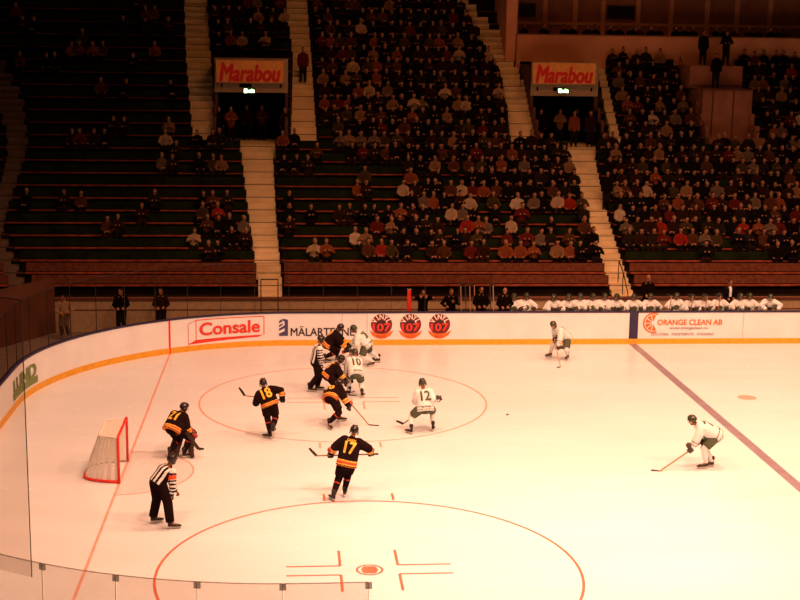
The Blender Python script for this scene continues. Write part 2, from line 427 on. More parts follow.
# green advert on the curved end
ad = advert('green_advert')
def arcpt(a, z, d=.02):
    if a > math.pi: return (d, 15-RC-RC*(a-math.pi), z)
    return (RC+(RC-d)*math.cos(a), 15-RC+(RC-d)*math.sin(a), z)
dd = lambda px, py: min(((to_px(arcpt(math.radians(t), .7)), t) for t in np.arange(92, 200, .1)), key=lambda q: abs(q[0][0]-px))[1]
aL, aR = math.radians(dd(13.5, 0)), math.radians(dd(37.5, 0))
mb = MB(BO); n = 10
for i in range(n):
    t0, t1 = aL+(aR-aL)*i/n, aL+(aR-aL)*(i+1)/n
    mb.add([arcpt(t0, .30), arcpt(t1, .30), arcpt(t1, .52), arcpt(t0, .52)], [(0, 1, 2, 3)])
mb.build('green_bar', 'advert_green', ad)
vs, fs = text_mesh('LUND', 1., .05); w = vs[:, 0].max(); mb = MB(BO)
mb.add([arcpt(aL+(aR-aL)*(.03+.94*v[0]/w), .54+v[1]/.72*(.38+.06*v[0]/w), .022+v[2]) for v in vs], fs); mb.build('lettering', 'advert_green', ad)
for x in (bx(367), bx(743), bx(342)):
    mb = MB(BO); mb.box(x-.008, x+.008, 14.992, 15.0, .21, BH-.05); mb.build('panel_joint', 'clip_grey', boards)

# ------------------------------------------------------------------ goal
g = empty('hockey_goal', (4, 0, 0), 'red framed hockey goal with white net standing on the goal line', 'goal')
mb = MB()
mb.tube([(0, -.915, 0), (0, -.915, 1.18), (0, -.89, 1.22), (0, .89, 1.22), (0, .915, 1.18), (0, .915, 0)], .035, seg=10)
tag(mb.build('front_frame', 'red_paint', g), 'red pipe posts and crossbar')
mb = MB(); base = []
for i in range(21):
    t = i/20; y = -.915+1.83*t; x = -.95*(1-abs(2*t-1)**5)
    base.append((x, y, .04))
mb.tube(base[:12], .035, seg=8); tag(mb.build('base_frame', 'red_paint', g), 'red curved base pipe')
mb = MB(); mb.tube(base[11:], .03, seg=8); tag(mb.build('rear_base', 'clip_grey', g), 'grey far side of the base pipe')
mb = MB(); rows_ = []
for j in range(9):
    s = j/8; rr = []
    for i in range(21):
        t = i/20; y = -.9+1.8*t; k = (1-abs(2*t-1)**5)
        dep = (1.12*(1-s)**.8*.62+.45) if s < 1 else .45
        dep = .95-(.95-.55)*s**1.1
        rr.append((-dep*k, y, .05+1.14*s))
    rows_.append(rr)
mb.rings(rows_, closed=False, caps=False)
# top cloth
mb.add([rows_[-1][i] for i in range(21)]+[(0, rows_[-1][i][1], 1.2) for i in range(21)], [(i, i+1, 22+i, 21+i) for i in range(20)], smooth=True)
def net_material():
    m = bpy.data.materials.new('goal_net'); m.use_nodes = True; nt = m.node_tree
    b = nt.nodes['Principled BSDF']; out = nt.nodes['Material Output']; b.inputs['Base Color'].default_value = (.72, .68, .62, 1); b.inputs['Roughness'].default_value = .9
    tr = nt.nodes.new('ShaderNodeBsdfTransparent'); mx = nt.nodes.new('ShaderNodeMixShader'); tc = nt.nodes.new('ShaderNodeTexCoord')
    sep = nt.nodes.new('ShaderNodeSeparateXYZ'); nt.links.new(tc.outputs['Object'], sep.inputs[0])
    outs = []
    for ax in ('Y', 'Z'):
        mu = nt.nodes.new('ShaderNodeMath'); mu.operation = 'MULTIPLY'; mu.inputs[1].default_value = 1/.05
        fr = nt.nodes.new('ShaderNodeMath'); fr.operation = 'FRACT'; lt = nt.nodes.new('ShaderNodeMath'); lt.operation = 'LESS_THAN'; lt.inputs[1].default_value = .56
        nt.links.new(sep.outputs[ax], mu.inputs[0]); nt.links.new(mu.outputs[0], fr.inputs[0]); nt.links.new(fr.outputs[0], lt.inputs[0]); outs.append(lt)
    mxm = nt.nodes.new('ShaderNodeMath'); mxm.operation = 'MAXIMUM'; nt.links.new(outs[0].outputs[0], mxm.inputs[0]); nt.links.new(outs[1].outputs[0], mxm.inputs[1])
    nt.links.new(mxm.outputs[0], mx.inputs[0]); nt.links.new(tr.outputs[0], mx.inputs[1]); nt.links.new(b.outputs[0], mx.inputs[2]); nt.links.new(mx.outputs[0], out.inputs['Surface'])
    MATS['goal_net'] = m
net_material()
mb.build('net', 'goal_net', g)
mb = MB(); mb.tube([(-.02, -.9, 1.2), (-.5, -.72, 1.2), (-.5, .72, 1.2), (-.02, .9, 1.2)], .018); mb.tube([(-.5, 0, 1.2), (-.93, 0, .06)], .018)
tag(mb.build('rear_support', 'net_white', g), 'white inner support bars')

# ------------------------------------------------------------------ figures
def remesh(mb, voxel, smooth_it=2):
    me = bpy.data.meshes.new('t'); me.from_pydata(mb.v, [], mb.f); me.update()
    o = bpy.data.objects.new('t', me); col.objects.link(o)
    md = o.modifiers.new('r', 'REMESH'); md.mode = 'VOXEL'; md.voxel_size = voxel; md.use_smooth_shade = True
    if smooth_it:
        sm = o.modifiers.new('s', 'SMOOTH'); sm.iterations = smooth_it; sm.factor = .5
    dg = bpy.context.evaluated_depsgraph_get()
    out = bpy.data.meshes.new_from_object(o.evaluated_get(dg))
    bpy.data.objects.remove(o); bpy.data.meshes.remove(me)
    out.polygons.foreach_set('use_smooth', [True]*len(out.polygons))
    return out

class Form:
    """closed lofts that are fused into one continuous skin; remembers its limbs so that faces can be coloured by limb"""
    def __init__(s): s.mb = MB(); s.limbs = []
    def limb(s, label, pts, rad, right=None, flat=None, seg=12, round_caps=True):
        """pts centres; rad radii (or (rx, ry) pairs, with right = the direction of rx)"""
        pts = [np.array(p, float) for p in pts]; rad2 = [(r, r) if not hasattr(r, '__len__') else r for r in rad]
        n = len(pts); rs = []; u = None
        P, Q, T = list(pts), list(rad2), []
        for i in range(n):
            a = pts[max(0, i-1)]; b = pts[min(n-1, i+1)]; T.append(nrm(b-a))
        rr = []
        for i in range(n):
            rt = right[i] if isinstance(right, list) else right
            t = T[i]; u = np.array(rt, float) if rt is not None else (np.cross(t, V(0, .3, 1)) if u is None else u)
            u = nrm(u-t*(u@t)); w = np.cross(t, u); rr.append((pts[i], u, w, rad2[i], t))
        if round_caps:
            p, u, w, q, t = rr[0]; m_ = min(q); rr = [(p-t*m_*.75, u, w, (q[0]*.5, q[1]*.5), t), (p-t*m_*.4, u, w, (q[0]*.85, q[1]*.85), t)]+rr
            p, u, w, q, t = rr[-1]; m_ = min(q); rr = rr+[(p+t*m_*.4, u, w, (q[0]*.85, q[1]*.85), t), (p+t*m_*.75, u, w, (q[0]*.5, q[1]*.5), t)]
        s.mb.rings([[p+q[0]*math.cos(2*math.pi*j/seg)*u+q[1]*math.sin(2*math.pi*j/seg)*w for j in range(seg)] for p, u, w, q, t in rr])
        s.limbs.append((label, pts, [sum(q)/2 for q in rad2]))
    def ball(s, label, c, r, k=None):
        c = np.array(c, float); r = np.array(r if hasattr(r, '__len__') else (r, r, r), float)
        ax = k if k is not None else (V(1, 0, 0), V(0, 1, 0), V(0, 0, 1))
        rs = []
        for i in range(1, 8):
            a = math.pi*i/8-math.pi/2
            rs.append([c+ax[0]*r[0]*math.cos(a)*math.cos(2*math.pi*j/12)+ax[1]*r[1]*math.cos(a)*math.sin(2*math.pi*j/12)+ax[2]*r[2]*math.sin(a) for j in range(12)])
        s.mb.rings(rs); s.limbs.append((label, [c, c+ax[2]*1e-4], [r.mean()]*2))
    def skin(s, voxel, mats, colour, smooth_it=2, name='body'):
        me = remesh(s.mb, voxel, smooth_it)
        for m in mats: me.materials.append(MATS[m])
        n = len(me.polygons); c = np.empty(n*3); me.polygons.foreach_get('center', c); c = c.reshape(-1, 3)
        best = np.full(n, 1e9); lab = np.zeros(n, int); par = np.zeros(n)
        for li, (label, pts, rad) in enumerate(s.limbs):
            L = [0.]
            for a, b in zip(pts[:-1], pts[1:]): L.append(L[-1]+np.linalg.norm(b-a))
            for i in range(len(pts)-1):
                a, b = pts[i], pts[i+1]; d = b-a; t = np.clip(((c-a)@d)/(d@d+1e-12), 0, 1)
                ds = np.linalg.norm(c-(a+t[:, None]*d), axis=1)/(rad[i]+(rad[i+1]-rad[i])*t)
                k = ds < best; best[k] = ds[k]; lab[k] = li; par[k] = (L[i]+t[k]*(L[i+1]-L[i]))/max(L[-1], 1e-6)
        idx = np.zeros(n, np.int32)
        names = [l[0] for l in s.limbs]
        for i in range(n): idx[i] = colour(names[lab[i]], par[i], c[i])
        me.polygons.foreach_set('material_index', idx); me.update(); me.name = name
        return me

def ik(a, b, l1, l2, hint):
    d = b-a; L = np.linalg.norm(d)
    if L > (l1+l2)*.995: k = L/((l1+l2)*.995); l1 *= k; l2 *= k
    L = max(L, abs(l1-l2)+.02)
    x = (l1*l1-l2*l2+L*L)/(2*L); h = math.sqrt(max(0, l1*l1-x*x)); u = nrm(d)
    p = np.array(hint, float); p = nrm(p-u*(p@u)); return a+u*x+p*h

def head_form(f, c, fwd, up, skin_label='head'):
    rt = nrm(np.cross(fwd, up)); up = nrm(np.cross(rt, fwd))
    f.ball('head', c+up*.025, (.078, .098, .105), (rt, fwd, up))
    f.limb('head', [c-up*.02+fwd*.035, c-up*.085+fwd*.055], [(.058, .06), (.038, .035)], right=rt)
    f.limb('head', [c+fwd*.085+up*.02, c+fwd*.112-up*.018], [.012, .018])            # nose
    for s in (-1, 1): f.ball('head', c+rt*s*.080-up*.0, (.014, .024, .034), (rt, fwd, up))   # ears
    return rt, fwd, up

def face_colour(c, rt, fwd, up, skin, eye, lip, default):
    def fn(p):
        d = p-c; x, y, z = d@rt, d@fwd, d@up
        if y > .05 and abs(abs(x)-.033) < .017 and abs(z-.022) < .012: return eye
        if y > .05 and abs(x) < .027 and abs(z+.055) < .010: return lip
        return skin
    return fn

# a hand that closes round a shaft along x; the forearm leaves along +z
def hand_form(f, scale, label, thumb=1):
    k = scale
    f.limb(label, [V(0, .022, .045)*k, V(0, .034, -.0)*k], [(.050*k, .020*k), (.052*k, .020*k)], right=V(1, 0, 0))
    f.limb(label, [V(0, .01, .09)*k, V(0, .02, .04)*k], [(.036*k, .026*k), (.046*k, .022*k)], right=V(1, 0, 0))
    for i, (x, l) in enumerate(((-.039, .92), (-.013, 1.06), (.013, 1.), (.038, .8))):
        x *= thumb
        f.limb(label, [V(x, .034, .0)*k, V(x, .036, -.030*l)*k, V(x, .006, -.046*l)*k, V(x, -.024*l, -.030)*k], [.0135*k, .0125*k, .0115*k, .010*k], seg=8)
    t = -thumb
    f.limb(label, [V(t*.040, .012, .048)*k, V(t*.058, -.014, .022)*k, V(t*.044, -.032, -.004)*k, V(t*.020, -.036, -.018)*k], [.017*k, .015*k, .013*k, .011*k], seg=8)

GLOVES = {}
def glove_mesh(side, palm, cuff):
    key = (side, palm, cuff)
    if key not in GLOVES:
        f = Form(); hand_form(f, 1.42, 'hand', side)
        f.limb('cuff', [V(0, .012, .09), V(0, .008, .15), V(0, .004, .21)], [(.058, .050), (.068, .060), (.076, .070)], right=V(1, 0, 0))
        f.limb('pad', [V(0, .065, .03), V(0, .06, .09)], [(.062, .022), (.058, .022)], right=V(1, 0, 0))
        GLOVES[key] = f.skin(.011, [palm, cuff], lambda l, t, p: 1 if l == 'cuff' and t > .35 else 0, 1, 'glove')
    return GLOVES[key]

def basis(x, z):
    x = nrm(x); z = np.array(z, float); z = z-x*(z@x)
    if np.linalg.norm(z) < 1e-3: z = np.cross(x, V(.3, .5, 1))
    z = nrm(z); y = np.cross(z, x)
    return x, y, z
def place(o, loc, x, y, z):
    o.matrix_basis = Matrix(((x[0], y[0], z[0], loc[0]), (x[1], y[1], z[1], loc[1]), (x[2], y[2], z[2], loc[2]), (0, 0, 0, 1)))

HELMETS = {}
def helmet_mesh(m):
    if m not in HELMETS:
        mb = MB(); rs_o = []; rs_i = []
        for i in range(9):
            a = math.radians(88-i*13.5)
            def ring(k): return [((.108*k)*math.cos(a)*math.cos(t), (.132*k)*math.cos(a)*math.sin(t), .128*k*math.sin(a) if not (i > 6 and math.sin(t) > .35) else .128*k*math.sin(math.radians(88-6*13.5))) for t in [2*math.pi*j/24 for j in range(24)]]
            rs_o.append(ring(1.)); rs_i.append(ring(.9))
        mb.rings(rs_o+rs_i[::-1], True, 0)
        # ridge and ear guards
        for s in (-1, 1):
            mb.tube([(s*.045, .10, .085), (s*.05, .02, .122), (s*.045, -.08, .10)], .012, seg=6)
            mb.obox((s*.100, -.005, -.055), (.010, 0, 0), (0, .045, 0), (0, 0, .042))
            mb.tube([(s*.098, .01, -.09), (s*.055, .045, -.125), (0, .055, -.13)], .006, seg=6)
        me = bpy.data.meshes.new('helmet'); me.from_pydata(mb.v, [], mb.f); me.materials.append(MATS[m])
        me.polygons.foreach_set('use_smooth', [True]*len(me.polygons)); me.update(); HELMETS[m] = me
        mb = MB(); rs = []
        for z in (.035, -.035): rs.append([(.116*math.sin(t), .02+.125*math.cos(t), z) for t in np.linspace(-1.15, 1.15, 12)])
        mb.rings(rs, closed=False, caps=False); mv = bpy.data.meshes.new('visor'); mv.from_pydata(mb.v, [], mb.f); mv.materials.append(MATS['visor']); mv.update()
        HELMETS['visor'] = mv
    return HELMETS[m], HELMETS['visor']

SKATES = {}
def skate_meshes():
    if not SKATES:
        f = Form()
        f.limb('b', [V(0, -.085, .105), V(0, .02, .10), V(0, .12, .088), V(0, .185, .078)], [(.042, .045), (.046, .042), (.047, .034), (.036, .024)], right=V(1, 0, 0))
        f.limb('b', [V(0, -.06, .11), V(0, -.055, .18), V(0, -.07, .27)], [(.046, .06), (.050, .056), (.060, .066)], right=V(1, 0, 0))
        SKATES['boot'] = f.skin(.014, ['skate_black'], lambda l, t, p: 0, 1, 'boot')
        mb = MB(); mb.box(-.012, .012, -.11, .17, .028, .062); mb.box(-.02, .02, -.11, -.04, .05, .075); mb.box(-.02, .02, .07, .15, .045, .065)
        me = bpy.data.meshes.new('blade_holder'); me.from_pydata(mb.v, [], mb.f); me.materials.append(MATS['blade_holder']); me.update(); SKATES['holder'] = me
        mb = MB(); pr = [(-.13, .03), (-.12, .008), (-.06, .0), (.11, .0), (.165, .006), (.185, .03)]
        mb.add([(-.004, y, z) for y, z in pr]+[(.004, y, z) for y, z in pr], [tuple(range(5, -1, -1)), tuple(range(6, 12))]+[(i, (i+1) % 6, 6+(i+1) % 6, 6+i) for i in range(6)])
        me = bpy.data.meshes.new('blade'); me.from_pydata(mb.v, [], mb.f); me.materials.append(MATS['steel']); me.update(); SKATES['blade'] = me
        mb = MB(); 
        for i in range(5): y = .0+.028*i; mb.tube([(-.03, y, .155-.012*i), (0, y+.01, .165-.014*i), (.03, y, .155-.012*i)], .005, seg=5)
        me = bpy.data.meshes.new('laces'); me.from_pydata(mb.v, [], mb.f); me.materials.append(MATS['blade_holder']); me.update(); SKATES['laces'] = me
    return SKATES

DARK = dict(jersey=['jersey_black', 'jersey_yellow', 'jersey_red', 'jersey_orange'], pants='pants_black', sock=['jersey_black', 'jersey_red', 'jersey_yellow'], helmet='helmet_black',
            glove=('glove_black', 'glove_red'), num='jersey_yellow')
WHITE = dict(jersey=['jersey_white', 'jersey_green', 'jersey_white', 'jersey_green'], pants='pants_green', sock=['jersey_white', 'jersey_green', 'jersey_white'], helmet='helmet_green',
             glove=('glove_green', 'glove_green'), num='jersey_green')

def dark_jersey(l, t, p):
    if l == 'torso':
        return 1 if .06 < t < .105 or .20 < t < .245 else (2 if t < .20 and t >= .105 else (3 if t < .025 else 0))
    if l == 'arm':
        return 1 if .66 < t < .73 else (3 if .73 <= t < .83 else (1 if .83 <= t < .89 else 0))
    return 0
def white_jersey(l, t, p):
    if l == 'torso': return 1 if .055 < t < .085 or .215 < t < .24 else 0
    if l == 'arm': return 1 if .70 < t < .74 or .84 < t < .88 else 0
    return 0

def figure(name, label, cat, J, kit, number=None, name_bar=None, group=None, kind='player', hair='hair_dark', bald=False, seated=False):
    """J: pelvis, neck, head, look, hips (right vector), chest (right vector), hand_l, hand_r, grip, ankle/foot points, toe directions, hints"""
    fl, fr = J['fl'], J['fr']
    base = V((fl[0]+fr[0])/2, (fl[1]+fr[1])/2, min(fl[2], fr[2]))
    root = empty(name, base, label, cat, group)
    q = {k: (v-base if k in ('pel', 'neck', 'head', 'hl', 'hr', 'fl', 'fr') else v) for k, v in J.items()}
    pel, neck = q['pel'], q['neck']; head = q['head'] = neck+nrm(q['head']-neck)*min(.19, np.linalg.norm(q['head']-neck))
    spine = nrm(neck-pel)
    hr_ = nrm(q['hips']); cr = nrm(q['chest']-spine*(q['chest']@spine))
    cf = nrm(np.cross(spine, cr))            # chest forward (spine x right)
    hf = nrm(np.cross(V(0, 0, 1), hr_))
    look = nrm(q['look'])
    shoulder = {s: neck-spine*.07+cr*s*.185 for s in (-1, 1)}
    hipj = {s: pel+hr_*s*.095-V(0, 0, .03) for s in (-1, 1)}
    ank = {}; knee = {}; toe = {}; elb = {}; hand = {-1: q['hl'], 1: q['hr']}
    skated = kind in ('player', 'referee')
    for s, k in ((-1, 'l'), (1, 'r')):
        toe[s] = nrm(q['toe'+k]); ank[s] = q['f'+k]+V(0, 0, .155 if skated else .09)-toe[s]*.055
        knee[s] = ik(hipj[s], ank[s], .45, .45, q.get('knee'+k, toe[s]*1.+V(0, 0, .15)))
        elb[s] = ik(shoulder[s], hand[s], .30, .29, q.get('elb'+k, cr*s*.8-spine*.6-cf*.4))
    wrist = {s: hand[s]+nrm(elb[s]-hand[s])*.075 for s in (-1, 1)}
    mid = (pel+neck)/2; bk = float(J.get('bulk', 1.))
    # ---- body: one continuous skin
    f = Form()
    f.limb('trunk', [pel-spine*.05, pel+spine*.10, mid, neck-spine*.16, neck-spine*.05, neck+spine*.0], [(.165, .115), (.15, .105), (.15, .105), (.175, .115), (.15, .085), (.07, .065)],
           right=[hr_, hr_, cr, cr, cr, cr])
    up = nrm(np.cross(nrm(np.cross(look, nrm(head-neck)+V(0, 0, .6))), look))
    f.limb('neck', [neck-spine*.05, head-up*.06-look*.02], [.062, .055])
    rt, fw, up = head_form(f, head, look, up)
    for s in (-1, 1):
        f.limb('arm', [shoulder[s], elb[s], wrist[s]], [.062, .050, .034])
        f.limb('leg', [hipj[s], knee[s], ank[s]], [.092, .066, .048])
        f.limb('foot', [ank[s]-V(0, 0, .02), ank[s]+toe[s]*.12-V(0, 0, .05)], [.042, .035])
    bare = kind != 'player'
    if bare:
        for s in (-1, 1):
            hf_ = Form(); hand_form(hf_, .98, 'hand', s)
            x, y, z = basis(q.get('grip'+('l' if s < 0 else 'r'), q.get('grip', cr)), elb[s]-hand[s])
            MX = np.array([x, y, z])
            off = len(f.mb.v)
            for v in hf_.mb.v: f.mb.v.append(tuple(hand[s]+np.array(v)@MX))
            for fc in hf_.mb.f: f.mb.f.append([i+off for i in fc]); f.mb.m.append(0); f.mb.sm.append(True)
            f.limbs.append(('hand', [hand[s], wrist[s]], [.05, .05]))
    fc = face_colour(head, rt, fw, up, 0, 1, 2, 0)
    me = f.skin(.0125 if bare else .016, ['skin', 'eye_dark', 'lip'], lambda l, t, p: fc(p) if l == 'head' else 0, 1, 'body')
    link('body', me, root)
    # ---- clothes
    if kind == 'player':
        f = Form()
        f.limb('torso', [pel-spine*.15, pel+spine*.0, mid, neck-spine*.16, neck-spine*.045], [(a_*bk, b_*bk) for a_, b_ in ((.265, .205), (.255, .20), (.25, .185), (.265, .185), (.195, .13))], right=[hr_, hr_, cr, cr, cr], seg=16, round_caps=False)
        for s in (-1, 1):
            f.limb('arm', [shoulder[s]-cr*s*.03, shoulder[s]*.55+elb[s]*.45, elb[s], elb[s]*.35+wrist[s]*.65, wrist[s]+(elb[s]-wrist[s])*.1], [r_*bk for r_ in (.135, .122, .108, .092, .082)])
        f.limb('collar', [neck-spine*.06, neck+spine*.015], [.105, .085])
        me = f.skin(.02, kit['jersey'], dark_jersey if kit is DARK else white_jersey, 2, 'jersey')
        jersey = link('jersey', me, root)
        f = Form()
        f.limb('p', [pel+spine*.06, pel-spine*.02, pel-spine*.10], [(.19, .15), (.205, .17), (.20, .17)], right=hr_)
        for s in (-1, 1): f.limb('p', [hipj[s], hipj[s]*.5+knee[s]*.5, hipj[s]*.12+knee[s]*.88], [.15, .142, .128], round_caps=False)
        link('hockey_pants', f.skin(.022, [kit['pants']], lambda l, t, p: 0, 2, 'hockey_pants'), root)
        for s in (-1, 1):
            f = Form(); k0, a0 = knee[s], ank[s]+V(0, 0, .03); kd = nrm(np.cross(hr_, a0-k0)); 
            f.limb('s', [hipj[s]*.15+k0*.85, k0, k0*.6+a0*.4, a0], [.098, .098, .090, .062])
            st = kit['sock']
            link('sock', f.skin(.016, st, lambda l, t, p: 1 if kit is DARK and .40 < t < .45 else 0, 1, 'sock'), root)
        hm, vm = helmet_mesh(kit['helmet'])
        h = link('helmet', hm, root); place(h, head+up*.035, rt, fw, up)
        v = link('visor', vm, h); v.location = (0, 0, -.035)
        for s in (-1, 1):
            x, y, z = basis(q.get('grip'+('l' if s < 0 else 'r'), q.get('grip', cr)), elb[s]-hand[s])
            gl = link('glove', glove_mesh(s, *kit['glove']), root); place(gl, hand[s], x, y, z)
        if kit is WHITE:
            me = jersey.data; bvh = BVHTree.FromPolygons([v.co for v in me.vertices], [p.vertices for p in me.polygons]); mb = MB(); vs = []
            for rr in (0, .5, 1):
                for i in range(20):
                    a = 2*math.pi*i/20; p = mid+spine*(.02+.105*rr*math.sin(a))+cr*(.125*rr*math.cos(a)); hit = bvh.ray_cast(Vector(p+cf*.8), Vector(-cf)); vs.append(np.array(hit[0])+cf*.01 if hit[0] is not None else p+cf*.2)
            mb.add(vs, [(20*r_+i, 20*r_+(i+1) % 20, 20*r_+20+(i+1) % 20, 20*r_+20+i) for r_ in range(2) for i in range(20)]); tag(mb.build('crest', 'jersey_green', root), 'dark green crest on the chest')
        if number:
            me = jersey.data; bvh = BVHTree.FromPolygons([v.co for v in me.vertices], [p.vertices for p in me.polygons])
            def on_back(body, size, up_off, nm, hgt, wid=None):
                vs, fs = text_mesh(body, 1., .035 if len(body) < 3 else .02, dense=.22); w = vs[:, 0].max(); mb = MB()
                wd = wid or w*hgt/.72
                # split long faces by hand: the outline is dense enough at this size
                out = []
                for vv in vs:
                    p = mid+spine*(up_off+hgt*(vv[1]/.72-.5))+cr*((vv[0]/w-.5)*wd)
                    o_ = p-cf*.8; hit = bvh.ray_cast(Vector(o_), Vector(cf))
                    out.append(np.array(hit[0])-cf*(.010+vv[2]) if hit[0] is not None else p-cf*.2)
                mb.add(out, fs); return mb.build(nm, kit['num'], root)
            on_back(number, 1, .06, 'number', .29, .29)
            if name_bar: on_back(name_bar, 1, .235, 'name_lettering', .065, .22)
            on_back('MALAR' if kit is DARK else 'ELITEN', 1, -.275, 'hem_lettering', .05, .27)
    else:
        jm, tm = kit['jacket'], kit['trousers']
        loose = 1.0
        f = Form()
        f.limb('torso', [pel-spine*(.06 if kind == 'referee' else .16), pel+spine*.08, mid, neck-spine*.15, neck-spine*.045], [(a_*bk, b_*bk) for a_, b_ in ((.195, .15), (.185, .145), (.19, .145), (.21, .15), (.16, .105))], right=[hr_, hr_, cr, cr, cr], seg=16, round_caps=False)
        for s in (-1, 1): f.limb('arm', [shoulder[s]-cr*s*.02, elb[s], wrist[s]+(elb[s]-wrist[s])*.12], [r_*bk for r_ in (.092, .075, .058)])
        f.limb('collar', [neck-spine*.06, neck+spine*.02], [.085, .072])
        if kind == 'referee':
            lr = cr
            def stripes(l, t, p):
                if l == 'arm':
                    if kit.get('band') and .16 < t < .36: return 2
                    return int(t*13) % 2
                d = p-mid; return int(math.floor((d@lr)/.055)) % 2
            link('shirt', f.skin(.016, ['ref_white', 'ref_black', 'band_orange'], stripes, 1, 'shirt'), root)
        else:
            link('jacket', f.skin(.02, [jm, 'ref_white'], lambda l, t, p: 1 if (kit.get('shirt') and l == 'torso' and t > .5 and abs((p-mid)@cr) < .05 and (p-mid)@cf > 0) else 0, 1, 'jacket'), root)
        f = Form()
        f.limb('p', [pel+spine*.05, pel-spine*.06], [(.175*bk, .135*bk), (.18*bk, .14*bk)], right=hr_)
        for s in (-1, 1): f.limb('p', [hipj[s], knee[s], ank[s]*.98+knee[s]*.02], [.115*bk, .092*bk*bk, .082*bk*bk], round_caps=False)
        link('trousers', f.skin(.018, [tm], lambda l, t, p: 0, 2, 'trousers'), root)
        if kind == 'referee':
            hm, vm = helmet_mesh('helmet_black'); h = link('helmet', hm, root); place(h, head+up*.035, rt, fw, up)
            v = link('visor', vm, h); v.location = (0, 0, -.035)
        elif not bald:
            f = Form(); f.ball('h', head+up*.05-fw*.018, (.088, .100, .090), (rt, fw, up)); f.limb('h', [head-fw*.055+up*.03, head-fw*.06-up*.06], [(.07, .045), (.05, .03)], right=rt)
            link('hair', f.skin(.014, [hair], lambda l, t, p: 0, 1, 'hair'), root)
    for s, k in ((-1, 'l'), (1, 'r')):
        if skated:
            sk = skate_meshes(); z = V(0, 0, 1); y = nrm(toe[s]); tilt = q.get('tilt'+k)
            x = nrm(np.cross(y, z)); z = np.cross(x, y)
            b = link('skate', sk['boot'], root); place(b, q['f'+k], x, y, z)
            for nm in ('holder', 'blade', 'laces'): link({'holder': 'blade_holder'}.get(nm, nm), sk[nm], b)
        else:
            f = Form(); f.limb('s', [q['f'+k]-toe[s]*.09+V(0, 0, .045), q['f'+k]+toe[s]*.03+V(0, 0, .045), q['f'+k]+toe[s]*.14+V(0, 0, .035)], [(.04, .045), (.044, .045), (.04, .034)], right=nrm(np.cross(toe[s], V(0, 0, 1))))
            link('shoe', f.skin(.016, ['skate_black'], lambda l, t, p: 0, 1, 'shoe'), root)
    J['_elb'] = elb; J['_root'] = root; J['_knee'] = {s: knee[s]+base for s in knee}
    return root

def stick(label, top, heel, tip, wood='stick_wood', goalie=False):
    top, heel, tip = (np.array(p, float) for p in (top, heel, tip))
    root = empty('hockey_stick', heel, label, 'hockey stick')
    t = nrm(heel-top); u = nrm(np.cross(t, V(0, 0, 1) if abs(t[2]) < .95 else V(1, 0, 0))); w = np.cross(t, u); L = np.linalg.norm(heel-top)
    mb = MB(heel); mb.obox((top+heel)/2, t*L/2, u*.011, w*.016); mb.build('shaft', wood, root)
    mb = MB(heel); mb.obox(top+t*.06, t*.07, u*.0135, w*.019); mb.build('grip_tape', 'tape_black', root)
    if goalie:
        mb = MB(heel); mb.obox(heel-t*.28, t*.28, u*.012, w*.045); mb.build('paddle', wood, root)
    mb = MB(heel); b = nrm(tip-heel); LB = np.linalg.norm(tip-heel); n = nrm(np.cross(b, t)); h = nrm(np.cross(n, b)); h = h if h[2] >= 0 or abs(h[2]) < .2 else -h
    rs = []
    for i in range(7):
        s = i/6; p = heel+b*LB*s+n*.03*s*s; hh = .034*(1-.25*s*s) if i < 6 else .018; th = .007*(1-.4*s)
        rs.append([p+n*th+h*hh, p-n*th+h*hh, p-n*th-h*hh, p+n*th-h*hh])
    mb.rings(rs, smooth=False); mb.build('blade', 'tape_black', root)
    return root

# ---- poses: places of the joints
def pose(y0, pel, neck, head, hl, hr, fl, fr, look, hips, chest=None, toel=None, toer=None, lift=(0, 0), **kw):
    """joints given as (pixel x, pixel y, depth from y0); feet as pixels on the ice"""
    J = {}
    for k, v in (('pel', pel), ('neck', neck), ('head', head), ('hl', hl), ('hr', hr)): J[k] = at_y(v[0], v[1], y0+v[2])
    for k, v, lf in (('fl', fl, lift[0]), ('fr', fr, lift[1])):
        J[k] = on_ice(*v) if lf == 0 else at_y(v[0], v[1], y0+lf)
    J['look'] = np.array(look, float); J['hips'] = np.array(hips, float); J['chest'] = np.array(chest if chest is not None else hips, float)
    fw = np.cross(V(0, 0, 1), J['hips'])
    J['toel'] = np.array(toel if toel is not None else fw, float); J['toer'] = np.array(toer if toer is not None else fw, float)
    J.update({k: np.array(v, float) for k, v in kw.items()})
    return J

# ------------------------------------------------------------------ players and officials on the ice
EX, MX_, DX = V(1, 0, 0), V(-1, 0, 0), V(0, -1, 0)
J = pose(-2.4, (347.3, 460.5, 0), (352, 438.5, .12), (354.2, 431.2, .17), (330.3, 455.6, .22), (371.2, 454, .28), (332.5, 500.5), (345, 496), (0, 1, -.05), (1, -.05, 0), toel=(-.4, .9, 0), toer=(.2, 1, 0),
         grip=(1, .05, .04), elbl=(-1, -.6, -.2), elbr=(1, -.6, -.2), kneel=(.25, 1, .2), kneer=(.1, 1, .3))
figure('hockey_player', 'dark jersey player number 17 gliding with stick held across, nearest the near circle', 'hockey player', J, DARK, '17', 'GREN', group='players in dark jerseys')
stick('hockey stick held level by dark player number 17', at_y(378, 454, -2.08), at_y(316.5, 455.8, -2.18), at_y(309, 448.3, -2.1))

